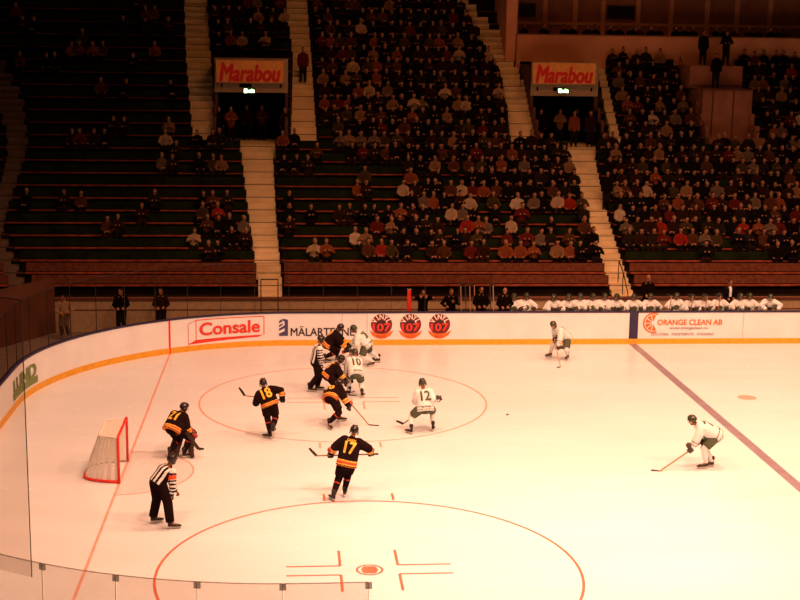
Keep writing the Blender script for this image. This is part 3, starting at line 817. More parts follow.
J = pose(2.98, (268.8, 401, .05), (264.3, 389.5, .15), (263.2, 383.6, .22), (258.5, 398.2, .40), (282.6, 400.3, .1), (268.3, 438.5), (273.5, 433), (-.1, 1, -.05), (1, .1, 0), toel=(-.9, .5, 0), toer=(.2, .7, 0), lift=(0, -.3),
         grip=(1, -.2, -.06), elbr=(1, -.3, .1), elbl=(-.4, -.3, -1), kneel=(-.2, 1, .2), kneer=(.3, 1, 0))
figure('hockey_player', 'dark jersey player number 18 skating away inside the far circle, nearest the goal side', 'hockey player', J, DARK, '18', group='players in dark jerseys')
stick('hockey stick raised level to one side by dark player number 18', at_y(284, 400.6, 3.06), at_y(244.7, 395.6, 3.5), at_y(239.3, 387.3, 3.6))

J = pose(1.27, (173.3, 426.5, 0), (179.8, 413.5, .22), (183.9, 408.2, .3), (193.5, 433, .45), (191, 437.5, .05), (171.2, 457.3), (186.5, 457.8), (.9, .4, -.3), (.78, -.62, 0), toel=(.5, .8, 0), toer=(.9, .3, 0), bulk=1.1,
         gripr=(.5, -.1, -.85), elbr=(-.2, -.5, -.8), kneel=(.5, .6, .2), kneer=(.8, .3, .2))
rg = figure('hockey_goalkeeper', 'dark goalkeeper with wide leg pads crouching in front of the red goal', 'goalkeeper', J, DARK, '21', group='players in dark jerseys')
base = np.array(rg.location)
for s, k in ((-1, 'l'), (1, 'r')):
    a = J['f'+k]+V(0, 0, .06); kn = J['_knee'][s]+V(0, 0, .14); td = nrm(J['toe'+k]); rt = nrm(np.cross(td, V(0, 0, 1)))
    mb = MB(); ax = nrm(kn-a); fw = nrm(td-ax*(td@ax)); L = np.linalg.norm(kn-a)
    rs = []
    for i in range(8):
        t = i/7; w = .165-.02*abs(t-.5); c = a+ax*L*t+fw*(.09+.05*math.exp(-((t)/.15)**2)); th = .075
        rs.append([c-rt*w-fw*th*.5, c-rt*w*.8+fw*th*.6, c-rt*w*.3+fw*th, c+rt*w*.3+fw*th, c+rt*w*.8+fw*th*.6, c+rt*w-fw*th*.5, c+rt*w*.5-fw*th*.7, c-rt*w*.5-fw*th*.7])
    mb.rings([[p-base for p in r] for r in rs]); pad = mb.build('leg_pad', 'pad_dark', rg)
    mb = MB(); c = a+ax*L*.25+fw*.17
    for t in (.3, .55, .8): mb.obox(a+ax*L*t+fw*.150-base, rt*.10, fw*.012, ax*.02)
    mb.build('pad_stripe', 'pad_red', pad)
hr_ = J['hr']
mb = MB(); mb.obox(hr_-base+V(.07, -.05, .0), V(.02, .0, 0), V(0, .10, .02), V(0, -.03, .16)); mb.build('blocker', 'pad_red', rg)
stick('goalkeeper stick held low beside the leg pads', at_y(186.5, 432.5, 1.1), at_y(198.6, 449, 1.0), at_y(204.5, 448.5, 1.1), 'stick_dark', goalie=True)

J = pose(-4.0, (157.8, 481.5, 0), (169.3, 466, .14), (171.8, 460, .14), (177, 494, .32), (171.5, 498, -.12), (155.5, 523), (172.8, 529), (.75, .6, -.2), (.85, -.52, 0), bulk=1.12, toel=(.85, .3, 0), toer=(.95, .1, 0),
         elbr=(.4, -.6, .3), elbl=(-.2, .9, .2), kneel=(.7, .4, .2), kneer=(.8, .3, .2), grip=(.4, -.8, 0))
figure('referee', 'referee in striped shirt with orange armband bending over behind the goalkeeper', 'referee', J, dict(jacket='', trousers='ref_black', band=True), kind='referee', group='officials on the ice')

J = pose(8.2, (315.2, 361.3, 0), (318.7, 345.3, .03), (320.7, 340, .07), (325, 362, .2), (322, 367, -.12), (318.5, 390.3), (311.3, 391.8), (.9, .3, -.35), (.25, -1, 0), bulk=1.08, toel=(1, .2, 0), toer=(.9, -.2, 0),
         elbr=(-.5, -.5, -.4), kneel=(1, .2, .1), kneer=(1, 0, .1), grip=(.3, -.9, 0))
figure('linesman', 'linesman in striped shirt stooping at the face-off beside dark players', 'referee', J, dict(jacket='', trousers='ref_black'), kind='referee', group='officials on the ice')

J = pose(12.3, (328.0, 343, 0), (337, 332.3, 0), (341, 327.2, 0), (349.5, 346, .2), (347.8, 349.8, -.2), (338.5, 359.5), (326.3, 362.3), (1, -.05, -.3), (0, -1, 0), toel=(1, .2, 0), toer=(.8, -.4, 0), grip=(.6, .1, -.8), kneel=(1, .2, .1), kneer=(.8, .2, .2))
figure('hockey_player', 'dark jersey player bent forward nearest the far boards, facing a white player', 'hockey player', J, DARK, '9', group='players in dark jerseys')
stick('hockey stick of the dark player nearest the far boards', at_y(346.5, 346, 12.2), on_ice(353.5, 361.5), on_ice(359, 361))

J = pose(11.7, (366.6, 343.3, 0), (357.8, 333, .02), (352.6, 328.2, 0), (351.5, 350, -.2), (350.5, 346, .25), (371.5, 366.3), (377, 362.5), (-1, .05, -.3), (.35, .94, 0), toel=(-.8, -.4, 0), toer=(-1, .1, 0), grip=(-.5, 0, -.8), kneel=(-1, -.2, .2), kneer=(-1, .2, .2))
figure('hockey_player', 'white jersey player bent over nearest the far boards, behind number 10', 'hockey player', J, WHITE, '20', group='players in white jerseys')
stick('hockey stick of the white player nearest the far boards', at_y(353, 344.5, 11.9), on_ice(346, 364.5), on_ice(341.5, 365))

J = pose(7.5, (329.0, 374, 0), (337.0, 364.3, .04), (341.3, 359.3, .02), (347.5, 377.5, .2), (346.5, 381.5, -.18), (338.5, 395.3), (327.3, 399), (1, .05, -.4), (-.1, -1, 0), toel=(1, .3, 0), toer=(.9, -.2, 0), grip=(.4, .2, -.8), kneel=(1, .3, .1), kneer=(.9, -.3, .2))
figure('hockey_player', 'dark jersey player crouching to take the face-off opposite number 10', 'hockey player', J, DARK, '25', group='players in dark jerseys')
stick('hockey stick of the dark player taking the face-off', at_y(345, 376.5, 7.45), on_ice(350.5, 392.5), on_ice(355, 392))

J = pose(7.45, (355.6, 371.5, 0), (354.2, 358.8, .28), (354.8, 353, .42), (346.5, 384, .25), (349, 378.5, .42), (347.8, 395), (362.6, 397.3), (-.4, .85, -.4), (.9, .42, 0), toel=(-.7, .6, 0), toer=(.3, .8, 0), grip=(.2, .2, -.8), elbl=(-1, -.2, .1), kneel=(-.35, 1, .2), kneer=(.1, 1, .2))
figure('hockey_player', 'white jersey player number 10 seen from behind taking the face-off', 'hockey player', J, WHITE, '10', group='players in white jerseys')
stick('hockey stick of white player number 10', at_y(349.5, 376, 7.85), on_ice(349, 395.5), on_ice(356.5, 396), 'stick_dark')

J = pose(4.0, (331.2, 396.3, .12), (335.7, 387.5, .42), (339.4, 384.0, .52), (345, 397.2, .35), (349.5, 408, .0), (340.8, 421.5), (329.8, 428.8), (.85, .45, -.4), (.42, -.9, 0), toel=(1, .2, 0), toer=(.3, -.9, 0), grip=(.7, .2, -.6), elbl=(.2, .9, -.2), elbr=(-.1, -.8, -.4), kneel=(1, .4, .2), kneer=(.7, -.1, .2))
figure('hockey_player', 'dark jersey player leaning forward with stick blade on the ice, nearest of the face-off cluster', 'hockey player', J, DARK, '16', group='players in dark jerseys')
stick('hockey stick reaching out from the nearest player of the face-off cluster', at_y(343, 394.5, 4.35), on_ice(369.3, 425.3), on_ice(379, 426.3))

J = pose(3.4, (425.2, 406.2, 0), (423.6, 390.0, .18), (422.3, 382.6, .2), (420, 402.5, .42), (439.6, 399.3, .12), (409.7, 433.8), (433.3, 430.6), (-.2, 1, -.1), (1, .12, 0), toel=(-.6, .8, 0), toer=(.25, .95, 0), grip=(.8, -.1, .5), elbr=(.7, -.3, -.6), elbl=(-.5, -.2, -1), kneel=(-.3, 1, .2), kneer=(.3, 1, .2))
figure('hockey_player', 'white jersey player number 12 with legs spread on the edge of the far circle', 'hockey player', J, WHITE, '12', group='players in white jerseys')
stick('hockey stick with dark blade held low by white player number 12', at_y(441, 396, 3.5), at_y(403.2, 423.8, 3.9), at_y(396.5, 420.7, 4.0), 'stick_dark')

J = pose(12.5, (565.5, 336.5, 0), (556.6, 329, -.15), (552.8, 324.5, -.2), (557.3, 347.5, -.42), (554.5, 339.6, -.1), (567.2, 359.6), (549.2, 357), (-.75, -.6, -.3), (-.6, .8, 0), toel=(-.5, -.8, 0), toer=(-.8, -.4, 0), grip=(.05, -.2, -.95), kneel=(-.4, -1, .2), kneer=(-1, -.2, .2))
figure('hockey_player', 'white jersey player bending over his stick alone near the far boards', 'hockey player', J, WHITE, '24', group='players in white jerseys')
stick('hockey stick planted upright by the lone white player near the far boards', at_y(553.7, 336, 12.4), on_ice(560.5, 367.3), on_ice(556.6, 368))

J = pose(-.24, (714.8, 434, 0), (697.6, 425.2, 0), (690.8, 419.3, 0), (690.4, 450, -.15), (702, 442.3, .1), (703.5, 468.6), (709.5, 467), (-1, -.15, -.3), (-.05, 1, 0), toel=(-1, -.1, 0), toer=(-1, .1, 0), grip=(-.85, -.1, -.5), elbl=(-.1, -.7, -.3), elbr=(.8, .5, .3), kneel=(-1, -.3, .2), kneer=(-1, .2, .2))
figure('hockey_player', 'white jersey player bent forward alone beside the purple blue line', 'hockey player', J, WHITE, '7', group='players in white jerseys')
stick('long hockey stick stretched out by the lone white player beside the blue line', at_y(708, 438, -.12), on_ice(659.3, 471.5), on_ice(651, 470.6))

pk = on_ice(507.5, 415.)
mb = MB(pk); mb.rings([[(pk[0]+.038*math.cos(t), pk[1]+.038*math.sin(t), z) for t in [2*math.pi*i/20 for i in range(20)]] for z in (.003, .028)], smooth=False)
tag(mb.build('puck', 'puck_black', None, pk), 'small black puck lying on the open ice beside the far circle', 'puck')

# ------------------------------------------------------------------ the far side: benches, staff, glass
def dup(o, parent=None):
    c = o.copy(); col.objects.link(c); c.parent = parent
    for ch in o.children:
        dup(ch, c)
    return c

mb = MB(); mb.box(11.2, 27.2, 15.14, 18.2, -.15, .32); structure(mb.build('floor_bench', 'floor_grey'))
mb = MB(); mb.box(-2, 44, 18.2, 18.35, -.15, 1.12); mb.box(-2, 44, 18.15, 18.4, 1.12, 1.18, 1); mb.box(-2, 44, 18.185, 18.2, .72, .76, 1); structure(mb.build('wall_bench', ['portal_beige', 'wall_brown_dark']))
XB = [514, 526, 553, 568, 580, 592, 604, 616, 633, 650, 676, 690, 703, 719, 739, 748.5]
def sit_pose(x, y, lean, hands, lookx, fz=.32):
    b = V(x, y, fz)
    J = dict(pel=b+V(0, 0, .56), neck=b+V(0, -lean, 1.06), head=b+V(lookx*.03, -lean-.08, 1.235), hl=b+V(.16*hands, -.40, .80), hr=b+V(-.16*hands, -.42, .82), fl=b+V(.17, -.42, 0), fr=b+V(-.17, -.42, 0),
             look=V(lookx, -1, -.15), hips=V(-1, 0, 0), chest=V(-1, 0, 0), toel=V(.15, -1, 0), toer=V(-.15, -1, 0), grip=V(-.3, 0, 1), elbl=V(1, .4, -.4), elbr=V(-1, .4, -.4), kneel=V(.4, -1, .8), kneer=V(-.4, -1, .8))
    return J
def bench_x(px): return float(at_y(px, 298, 16.6)[0])
protos = [figure('seated_player', 'x', 'hockey player', sit_pose(0, 0, l, h, lx), WHITE) for l, h, lx in ((.10, 1.3, -.5), (.22, .8, -.9), (.04, 1.6, .2))]
place_words = ['at the staff end', 'second from the staff end', 'third from the staff end', 'fourth from the staff end', 'fifth from the staff end', 'sixth from the staff end', 'seventh from the staff end', 'eighth from the staff end',
               'just before the blue line stripe', 'just past the blue line stripe', 'third past the blue line stripe', 'fourth past the blue line stripe', 'fifth past the blue line stripe', 'sixth past the blue line stripe', 'last but one of the row', 'last of the row']
usedp = [False]*3
for i, px in enumerate(XB):
    k = (i*2+i//3) % 3; x = bench_x(px); dz = [0, .03, -.02, .02][i % 4]
    o = protos[k] if not usedp[k] else dup(protos[k])
    usedp[k] = True
    off = np.array(protos[k].get('o0', (0, 0, 0)), float)
    o.location = (x, 16.2+[0, .05, -.04][i % 3], .32)
    tag(o, 'white jersey player seated on the bench, '+place_words[i], 'hockey player', 'players on the bench')
# the player leaning over the boards
x = bench_x(758); J = dict(pel=V(x, 15.75, 1.22), neck=V(x, 15.32, 1.60), head=V(x-.02, 15.2, 1.76), hl=V(x+.2, 15.0, 1.30), hr=V(x-.2, 15.0, 1.30), fl=V(x+.12, 15.95, .32), fr=V(x-.12, 15.95, .32), look=V(-.4, -1, -.3), hips=V(-1, 0, 0), chest=V(-1, 0, 0),
         toel=V(0, -1, 0), toer=V(0, -1, 0), grip=V(1, 0, 0), elbl=V(1, .2, .3), elbr=V(-1, .2, .3))
figure('hockey_player', 'white jersey player standing and leaning over the boards at the end of the bench', 'hockey player', J, WHITE, group='players on the bench')
bch = empty('player_bench', (bench_x(635), 16.64, .32), 'long wooden bench behind the far boards under the white jersey players', 'bench')
xa, xb = bench_x(508)-bch.location.x, bench_x(754)-bch.location.x
mb = MB(); mb.box(xa, xb, -.16, .18, .40, .455); mb.build('seat', 'seat_wood', bch)
for i in range(6):
    mb = MB(); xx = xa+.2+(xb-xa-.4)*i/5; mb.box(xx-.03, xx+.03, -.12, .12, 0, .40); mb.build('leg', 'dark_steel', bch)
for px, lab, tipz in ((662, 'hockey stick standing upright at the bench between two seated players', 1), (683, 'second hockey stick standing upright at the bench past the blue line', 1), (710, 'third hockey stick standing upright at the bench past the blue line', 1), (697, 'hockey stick standing upright at the bench before the suited coach', 1)):
    x = bench_x(px); stick(lab, (x, 15.75, .34), (x+.05, 15.5, 1.78), (x-.16, 15.46, 1.84))

def standing(px, y, fz, label, kit, lookx=0, hands=None, hair='hair_dark', bald=False, turn=0., h=1., cat='person', group='staff behind the boards'):
    x = float(at_y(px, 298, y)[0]); b = V(x, y, fz); c, s = math.cos(turn), math.sin(turn)
    rt = V(-c, -s, 0); fw = np.cross(V(0, 0, 1), rt)
    P = lambda r, f, z: b+rt*r+fw*f+V(0, 0, z*h)
    hands = hands or ((-.10, .28, 1.02), (.10, .28, 1.0))
    J = dict(pel=P(0, 0, .95), neck=P(0, .03, 1.49), head=P(0, .07, 1.66), hl=P(*hands[0]), hr=P(*hands[1]), fl=P(-.12, .03, 0), fr=P(.12, .03, 0), look=fw+rt*lookx+V(0, 0, -.1), hips=rt, chest=rt, grip=rt, elbl=-rt-fw*.4-V(0, 0, .6), elbr=rt-fw*.4-V(0, 0, .6), kneel=fw, kneer=fw, toel=fw-rt*.2, toer=fw+rt*.2)
    return figure('person', label, cat, J, kit, kind='civil', hair=hair, bald=bald, group=group)
BLK = dict(jacket='cloth black', trousers='trousers_dark'); SUIT = dict(jacket='cloth dark navy', trousers='trousers_dark', shirt=True)
standing(423, 15.9, .32, 'person in dark clothes with both hands raised to the face behind the far boards', BLK, hands=((-.10, .20, 1.56), (.10, .20, 1.56)), h=.92)
standing(451, 15.9, .32, 'person in dark jacket beside the one with raised hands, behind the far boards', BLK, lookx=-.4, hands=((-.05, .25, 1.3), (.16, .22, 1.05)), hair='hair_brown', h=.94)
standing(481, 15.8, .32, 'stout man in black jacket standing with hands together before the hanging sticks', BLK, lookx=-.2, h=1.)
standing(504.5, 15.8, .32, 'bald man in black jacket standing next to the first seated player', BLK, lookx=.3, bald=True, h=.97)
standing(647, 17.5, .32, 'bald coach in dark jacket standing behind the bench at the blue line', BLK, lookx=-.5, bald=True, h=1.10)
standing(729, 17.3, .32, 'man in dark suit and white shirt standing behind the bench', SUIT, lookx=-.3, hair='hair_brown')
standing(64, 17.0, 0, 'person in cream jacket standing behind the glass of the curved corner', dict(jacket='cloth cream', trousers='cloth grey'), lookx=.8, h=.88, group='people in the walkway')
standing(121, 17.2, 0, 'person in dark coat standing in the walkway behind the end zone boards', BLK, lookx=.6, group='people in the walkway')
standing(161, 17.3, 0, 'person in brown jacket in the walkway behind the red stripe on the boards', dict(jacket='cloth dark brown', trousers='trousers_dark'), lookx=.4, group='people in the walkway')
# red padded post, loose sticks by the penalty box
x = float(at_y(409, 299, 15.4)[0])
po = empty('padded_post', (x, 15.4, 0), 'bright red padded post standing behind the far boards by the round emblems', 'post')
mb = MB(); mb.box(-.07, .07, -.07, .07, 0, 2.05); mb.build('pad', 'red_paint', po)
mb = MB(); mb.box(-.14, .14, -.14, .14, 0, .03); mb.box(-.08, .08, -.08, .08, 2.05, 2.08); mb.build('mount', 'steel', po)
for i, px in enumerate((462, 466.5, 471, 475.5, 491.5, 494.5)):
    x = float(at_y(px, 298, 16.9)[0])
    stick('hockey stick leaning upright in the rack, %s from the red post' % ['first', 'second', 'third', 'fourth', 'fifth', 'sixth'][i], (x+.03, 17.0, .34), (x, 17.35, 1.82+.05*(i % 2)), (x+.2*(-1)**i, 17.35, 1.95), 'stick_dark' if i % 3 == 1 else 'stick_wood')
rk = empty('stick_rack', (float(at_y(475, 298, 17.4)[0]), 17.42, .32), 'dark metal rack holding upright hockey sticks behind the black jacketed men', 'rack')
mb = MB(); mb.box(-1.0, 1.0, -.02, .02, 1.05, 1.09); mb.box(-1.0, 1.0, -.02, .02, .5, .54); mb.build('rail', 'dark_steel', rk)
for sx in (-1, 1): mb = MB(); mb.box(sx*.97-.025, sx*.97+.025, -.025, .025, 0, 1.2); mb.build('upright', 'dark_steel', rk)

# glass panels along the boards
def along(pathfn, step):
    out = []
    return out
def path_len_pts():
    """dense points along the boards with arc length"""
    P = rink_path(.045, n=60); pts = []; s = 0
    for i, p in enumerate(P):
        if i: s += math.hypot(p[0]-P[i-1][0], p[1]-P[i-1][1])
        pts.append((s, *p))
    return np.array(pts)
PL = path_len_pts()
def pth(s): return [float(np.interp(s, PL[:, 0], PL[:, i])) for i in range(1, 5)]
S_FAR0 = XR-15.9                      # x = 15.9 on the far side
s_near = [r for r in PL if abs(r[2]+15.045) < 1e-3]
S_NEAR = s_near[0][0]+(9.48-8.5)       # end of the glass on the near side
NP = 0
ORD = ['first', 'second', 'third', 'fourth', 'fifth', 'sixth', 'seventh', 'eighth', 'ninth', 'tenth', 'eleventh', 'twelfth', 'thirteenth', 'fourteenth', 'fifteenth', 'sixteenth', 'seventeenth', 'eighteenth', 'nineteenth', 'twentieth',
       'twenty-first', 'twenty-second', 'twenty-third', 'twenty-fourth', 'twenty-fifth', 'twenty-sixth', 'twenty-seventh', 'twenty-eighth', 'twenty-ninth', 'thirtieth', 'thirty-first', 'thirty-second', 'thirty-third', 'thirty-fourth', 'thirty-fifth', 'thirty-sixth', 'thirty-seventh', 'thirty-eighth', 'thirty-ninth', 'fortieth']
npan = int(round((S_NEAR-S_FAR0)/1.255)); st = (S_NEAR-S_FAR0)/npan
def glass_panel(s0, s1, z0, z1, label, name='glass_panel', gm='glass_far', off=0., clips=True, post=True, group='glass panels along the boards', edge='dark_steel', both=False, thin=False):
    n = 6; A = [pth(s0+.008+(s1-s0-.016)*i/n) for i in range(n+1)]; c = pth((s0+s1)/2)
    root = empty(name, (c[0], c[1], z0), label, 'glass panel', group); o = (c[0], c[1], z0)
    mb = MB(o); mb.sweep([(x+nx*off, y+ny*off, nx, ny) for x, y, nx, ny in A], [(0, z0), (.012, z0), (.012, z1), (0, z1)]); mb.build('pane', gm, root)
    mb = MB(o); mb.sweep([(x+nx*off, y+ny*off, nx, ny) for x, y, nx, ny in A], [(-.003, z1), (.015, z1), (.015, z1+.012), (-.003, z1+.012)]); mb.build('top_edge', edge, root)
    ends = [A[-1]]+([A[0]] if both else [])
    for (x, y, nx, ny) in ends:
        if post:
            mb = MB(o); tx, ty = -ny, nx
            wt = .004 if thin else .008
            mb.obox((x+nx*(off+.018), y+ny*(off+.018), (z0+z1)/2), (tx*wt, ty*wt, 0), (nx*wt*1.5, ny*wt*1.5, 0), (0, 0, (z1-z0)/2)); mb.build('post', edge, root)
        if clips:
            mb = MB(o); tx, ty = -ny, nx
            mb.obox((x+nx*(off+.006), y+ny*(off+.006), z1-.045), (tx*.05, ty*.05, 0), (nx*.016, ny*.016, 0), (0, 0, .05)); mb.build('clip', 'clip_plastic', root)
    return root
for i in range(npan):
    s0 = S_FAR0+i*st; s1 = s0+st; x, y, nx, ny = pth((s0+s1)/2)
    far = y > 0; zt = 3.12 if not (far and x > 9.9) else 2.72
    where = ('behind the far boards' if y > 14.5 else 'round the far corner' if y > 6 else 'behind the goal' if y > -6 else 'round the near corner')
    glass_panel(s0, s1, BH, zt, 'clear glass panel %s, %s counted from the penalty box' % (where, ORD[i]), gm='glass_far' if far else 'glass_near', edge='dark_steel' if far else 'clip_plastic', clips=not far, thin=not far)
# tall end glass
s_e = min(PL, key=lambda r: math.hypot(r[1]-4.51, r[2]+14.0))[0]
for i in range(2):
    glass_panel(s_e-1.9*(i+1), s_e-1.9*i, 2.9, 7.2, 'tall upper glass pane with dark edge above the near corner, %s' % ['free end', 'nearer the goal'][i], name='tall_glass_panel', gm='glass_far', off=.05, clips=False, group='tall end glass', edge='dark_steel', thin=True)
# gate in the far glass
gx0, gx1 = float(at_y(261, 298, 15.6)[0]), float(at_y(278, 298, 15.6)[0])
gt = empty('gate', ((gx0+gx1)/2, 15.6, 0), 'dark metal framed gate behind the boards at the foot of the stairs', 'gate')
w = (gx1-gx0)/2
for sx in (-1, 1): mb = MB(); mb.box(sx*w-.02, sx*w+.02, -.02, .02, 0, 2.42); mb.build('post', 'dark_steel', gt)
mb = MB(); mb.box(-w, w, -.02, .02, 2.38, 2.42); mb.box(-w, w, -.02, .02, 1.0, 1.04); mb.build('rail', 'dark_steel', gt)

# ------------------------------------------------------------------ the stand
NK = 26
YK = [19.0+.8*k for k in range(NK+1)]
ZK = [1.08, 1.45, 1.83, 2.23, 2.64, 3.07, 3.51, 3.96, 4.43, 4.91, 5.40, 5.91, 6.43, 6.96, 7.51, 8.06, 8.64, 9.22, 9.82, 10.42, 11.05, 11.68, 12.33, 12.98, 13.66, 14.34, 15.0]
def prof(px, py):
    """row number and x of the stair nosing that the photo shows at a pixel"""
    lo, hi = 16., 42.
    for _ in range(50):
        m = (lo+hi)/2; p = at_y(px, py, m); zn = np.interp(m, [14.]+YK, [-.9]+ZK)
        if p[2] > zn: lo = m
        else: hi = m
    p = at_y(px, py, lo); return (lo-19.0)/.8, float(p[0])
def edge(*pts):
    a = sorted(prof(*p) for p in pts); ks = [q[0] for q in a]; xs = [q[1] for q in a]
    return lambda k: float(np.interp(k, ks, xs)), ks[0], ks[-1]
AISLES = {}
def aisle(name, left, right, k0, k1):
    AISLES[name] = (edge(*left)[0], edge(*right)[0], k0, k1)
aisle('lower stairs under the first sign', [(240.5, 146), (249, 220), (258.5, 287)], [(272.5, 146), (276, 220), (282, 287)], -2, 12)
aisle('upper stairs on the goal side of the first sign', [(184, 2), (186, 60), (193, 142)], [(206.5, 2), (212.5, 80), (214, 142)], 12, 25)
aisle('upper stairs beyond the first sign', [(286, 2), (293, 55), (291, 142)], [(307, 2), (311.5, 60), (317, 142)], 12, 25)
aisle('slanting stairs before the second sign', [(456, 2), (475, 37), (503, 82), (512, 142)], [(469, 2), (502, 37), (531, 95), (541, 142)], 12, 25)
aisle('narrow stairs beyond the second sign', [(601, 82), (612, 142)], [(608, 80), (622, 142)], 12, 18)
aisle('lower stairs under the second sign', [(569, 150), (590, 222), (608, 280)], [(594, 150), (608, 215), (629, 280)], -2, 12)
aisle('corner stairs', [(-60, 20), (-10, 90), (8, 150), (-14, 235), (8, 298)], [(-20, 20), (22, 100), (27, 150), (0, 232), (27, 298)], 0, 25)
kv1a, _ = prof(250, 143); V1 = (float(at_y(214.5, 75, 31)[0]), float(at_y(288, 75, 31)[0])); V2 = (float(at_y(531, 75, 31)[0]), float(at_y(598.5, 75, 31)[0])); V3 = (prof(694, 100)[1], prof(746, 110)[1])
VOM = [(V1[0], V1[1], 12, 18), (V2[0], V2[1], 12, 18), (V3[0], V3[1], 12, 18)]
XL, XRR = -11., 42.
GAL = prof(514, 55)[1]                    # gallery starts here; rows stop at 16 beyond it
def cut(iv, a, b):
    out = []
    for p, q in iv:
        if b <= p or a >= q: out.append((p, q)); continue
        if a > p: out.append((p, a))
        if b < q: out.append((b, q))
    return out
mb = MB()
for k in range(NK):
    xe = XRR if k <= 18 else GAL
    iv = [(XL, xe)]
    for a, b, k0, k1 in VOM:
        if k0 <= k <= k1: iv = cut(iv, a, b)
    for a, b in iv:
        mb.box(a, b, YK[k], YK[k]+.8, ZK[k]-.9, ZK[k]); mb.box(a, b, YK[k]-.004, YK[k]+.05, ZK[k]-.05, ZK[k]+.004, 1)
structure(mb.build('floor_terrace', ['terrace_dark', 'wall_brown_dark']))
mb = MB(); 
mb.box(XL, XRR, 18.85, 19.0, -.15, 1.11)
for z in (.55, 1.11): mb.box(XL, XRR, 18.81, 18.85, z-.05, z+.02, 1)
structure(mb.build('wall_front', ['wall_brown_dark', 'wall_brown']))
# stairs
for nm, (el, er, k0, k1) in AISLES.items():
    mb = MB()
    lower = k0 < 0
    if lower:
        for j in range(2):
            z = 1.08*(j+1)/3; a, b = el(0), er(0); y = 18.83-.2*(2-j); mb.box(a, b, y, y+.22, -.15, z)
    for k in range(max(0, k0), k1+1):
        a, b = el(k), er(k); z1 = ZK[k+1]; mb.box(a, b, YK[k]-.012, YK[k]+.42, ZK[k]-.3, ZK[k]+.012)
        if k < k1 or lower is False: mb.box(a, b, YK[k]+.4, YK[k]+.8, ZK[k]-.3, (ZK[k]+z1)/2)
        mb.box(a-.005, b+.005, YK[k]-.016, YK[k]-.0, ZK[k]-.035, ZK[k]-.01, 1)
    structure(mb.build('stairs', ['concrete' if nm == 'corner stairs' else 'concrete_pale', 'terrace_dark']))  # corner stairs get darker concrete: the dim light there put into colour

# portals
def portal(V_, name, sign_px, exit_px):
    a, b = V_[0], V_[1]; zf = ZK[12]; y0, y1 = YK[12], YK[18]+.8; zr = ZK[19]; yf = 31.0
    mb = MB()
    mb.box(a, b, y0, y1, zf-.6, zf, 1)                       # landing
    for x, s in ((a, 1), (b, -1)):                           # stepped side walls, near-black liners put the recess's shade into colour
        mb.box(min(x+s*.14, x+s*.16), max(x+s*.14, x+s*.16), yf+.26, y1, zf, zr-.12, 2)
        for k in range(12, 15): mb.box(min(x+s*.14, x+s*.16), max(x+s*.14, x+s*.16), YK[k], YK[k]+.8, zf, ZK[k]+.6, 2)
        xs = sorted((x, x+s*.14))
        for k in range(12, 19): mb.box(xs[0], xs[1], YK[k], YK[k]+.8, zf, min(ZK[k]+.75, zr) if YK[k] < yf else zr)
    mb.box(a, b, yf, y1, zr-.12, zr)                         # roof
    mb.box(a+.14, b-.14, y1-.1, y1, zf, zr-.12, 2)           # near-black end sheet, painted shade of the passage
    zl = at_y(250, 92.5, yf)[2]
    mb.box(a+.0, b-.0, yf-.02, yf+.25, zl, zr-.0, 3)            # lintel
    for t in (.1, .42, .9): mb.box(a+(b-a)*t-.25*(t == .42)-.04, a+(b-a)*t+.25*(t == .42)+.04, yf-.05, yf-.02, zl+.24, zl+.42, 2)
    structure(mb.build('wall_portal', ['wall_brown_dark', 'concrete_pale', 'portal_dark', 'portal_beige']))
    # sign
    xs0, xs1 = float(at_y(sign_px[0], 70, yf)[0]), float(at_y(sign_px[1], 70, yf)[0]); z0, z1 = at_y(sign_px[0], sign_px[3], yf)[2], at_y(sign_px[0], sign_px[2], yf)[2]
    s = empty('sign', ((xs0+xs1)/2, yf-.1, z0), 'orange advertising sign with red lettering above the '+name+' portal', 'sign', 'advertising signs'); o = (s.location.x, yf-.1, z0)
    mb = MB(o); mb.box(xs0, xs1, yf-.18, yf-.03, z0, z1); mb.build('panel', 'sign_orange', s)
    mb = MB(o); e = .035
    for q in ((xs0-e, xs1+e, z0-e, z0), (xs0-e, xs1+e, z1, z1+e), (xs0-e, xs0, z0, z1), (xs1, xs1+e, z0, z1)): mb.box(q[0], q[1], yf-.19, yf-.03, q[2], q[3])
    mb.build('frame', 'portal_beige', s)
    vs, fs = text_mesh('Marabou', 1., .05, .22); w = vs[:, 0].max(); W = (xs1-xs0)*.92; H = (z1-z0)
    def warp(v):
        t = v[0]/w; hgt = 1.06-.16*min(1, t*4)
        return (xs0+(xs1-xs0)*.04+W*t, yf-.186-v[2], z0+H*.07+v[1]/.72*H*.84*hgt)
    mb = MB(o); mb.add([warp(v) for v in vs], fs); mb.build('lettering', 'sign_red', s)
    # exit sign
    ex = float(at_y(exit_px, 89, yf)[0]); ez = at_y(exit_px, 90.5, yf)[2]
    e = empty('exit_sign', (ex, yf-.09, ez), 'lit green exit sign on the lintel of the '+name+' portal', 'exit sign', 'exit signs')
    mb = MB(); mb.box(-.30, .30, -.05, .065, -.13, .13); mb.build('panel', 'exit_panel', e)
    vs, fs = text_mesh('Exit', .34, .03); w = vs[:, 0].max(); mb = MB(); mb.add([((v[0]/w-.5)*.5, -.054, -.095+v[1]*.75) for v in vs], fs); mb.build('lettering', 'exit_glow', e)
portal(V1, 'first', (216.5, 283.5, 60, 82), 249.5)
portal(V2, 'second', (532.5, 595, 62.5, 83.5), 563)
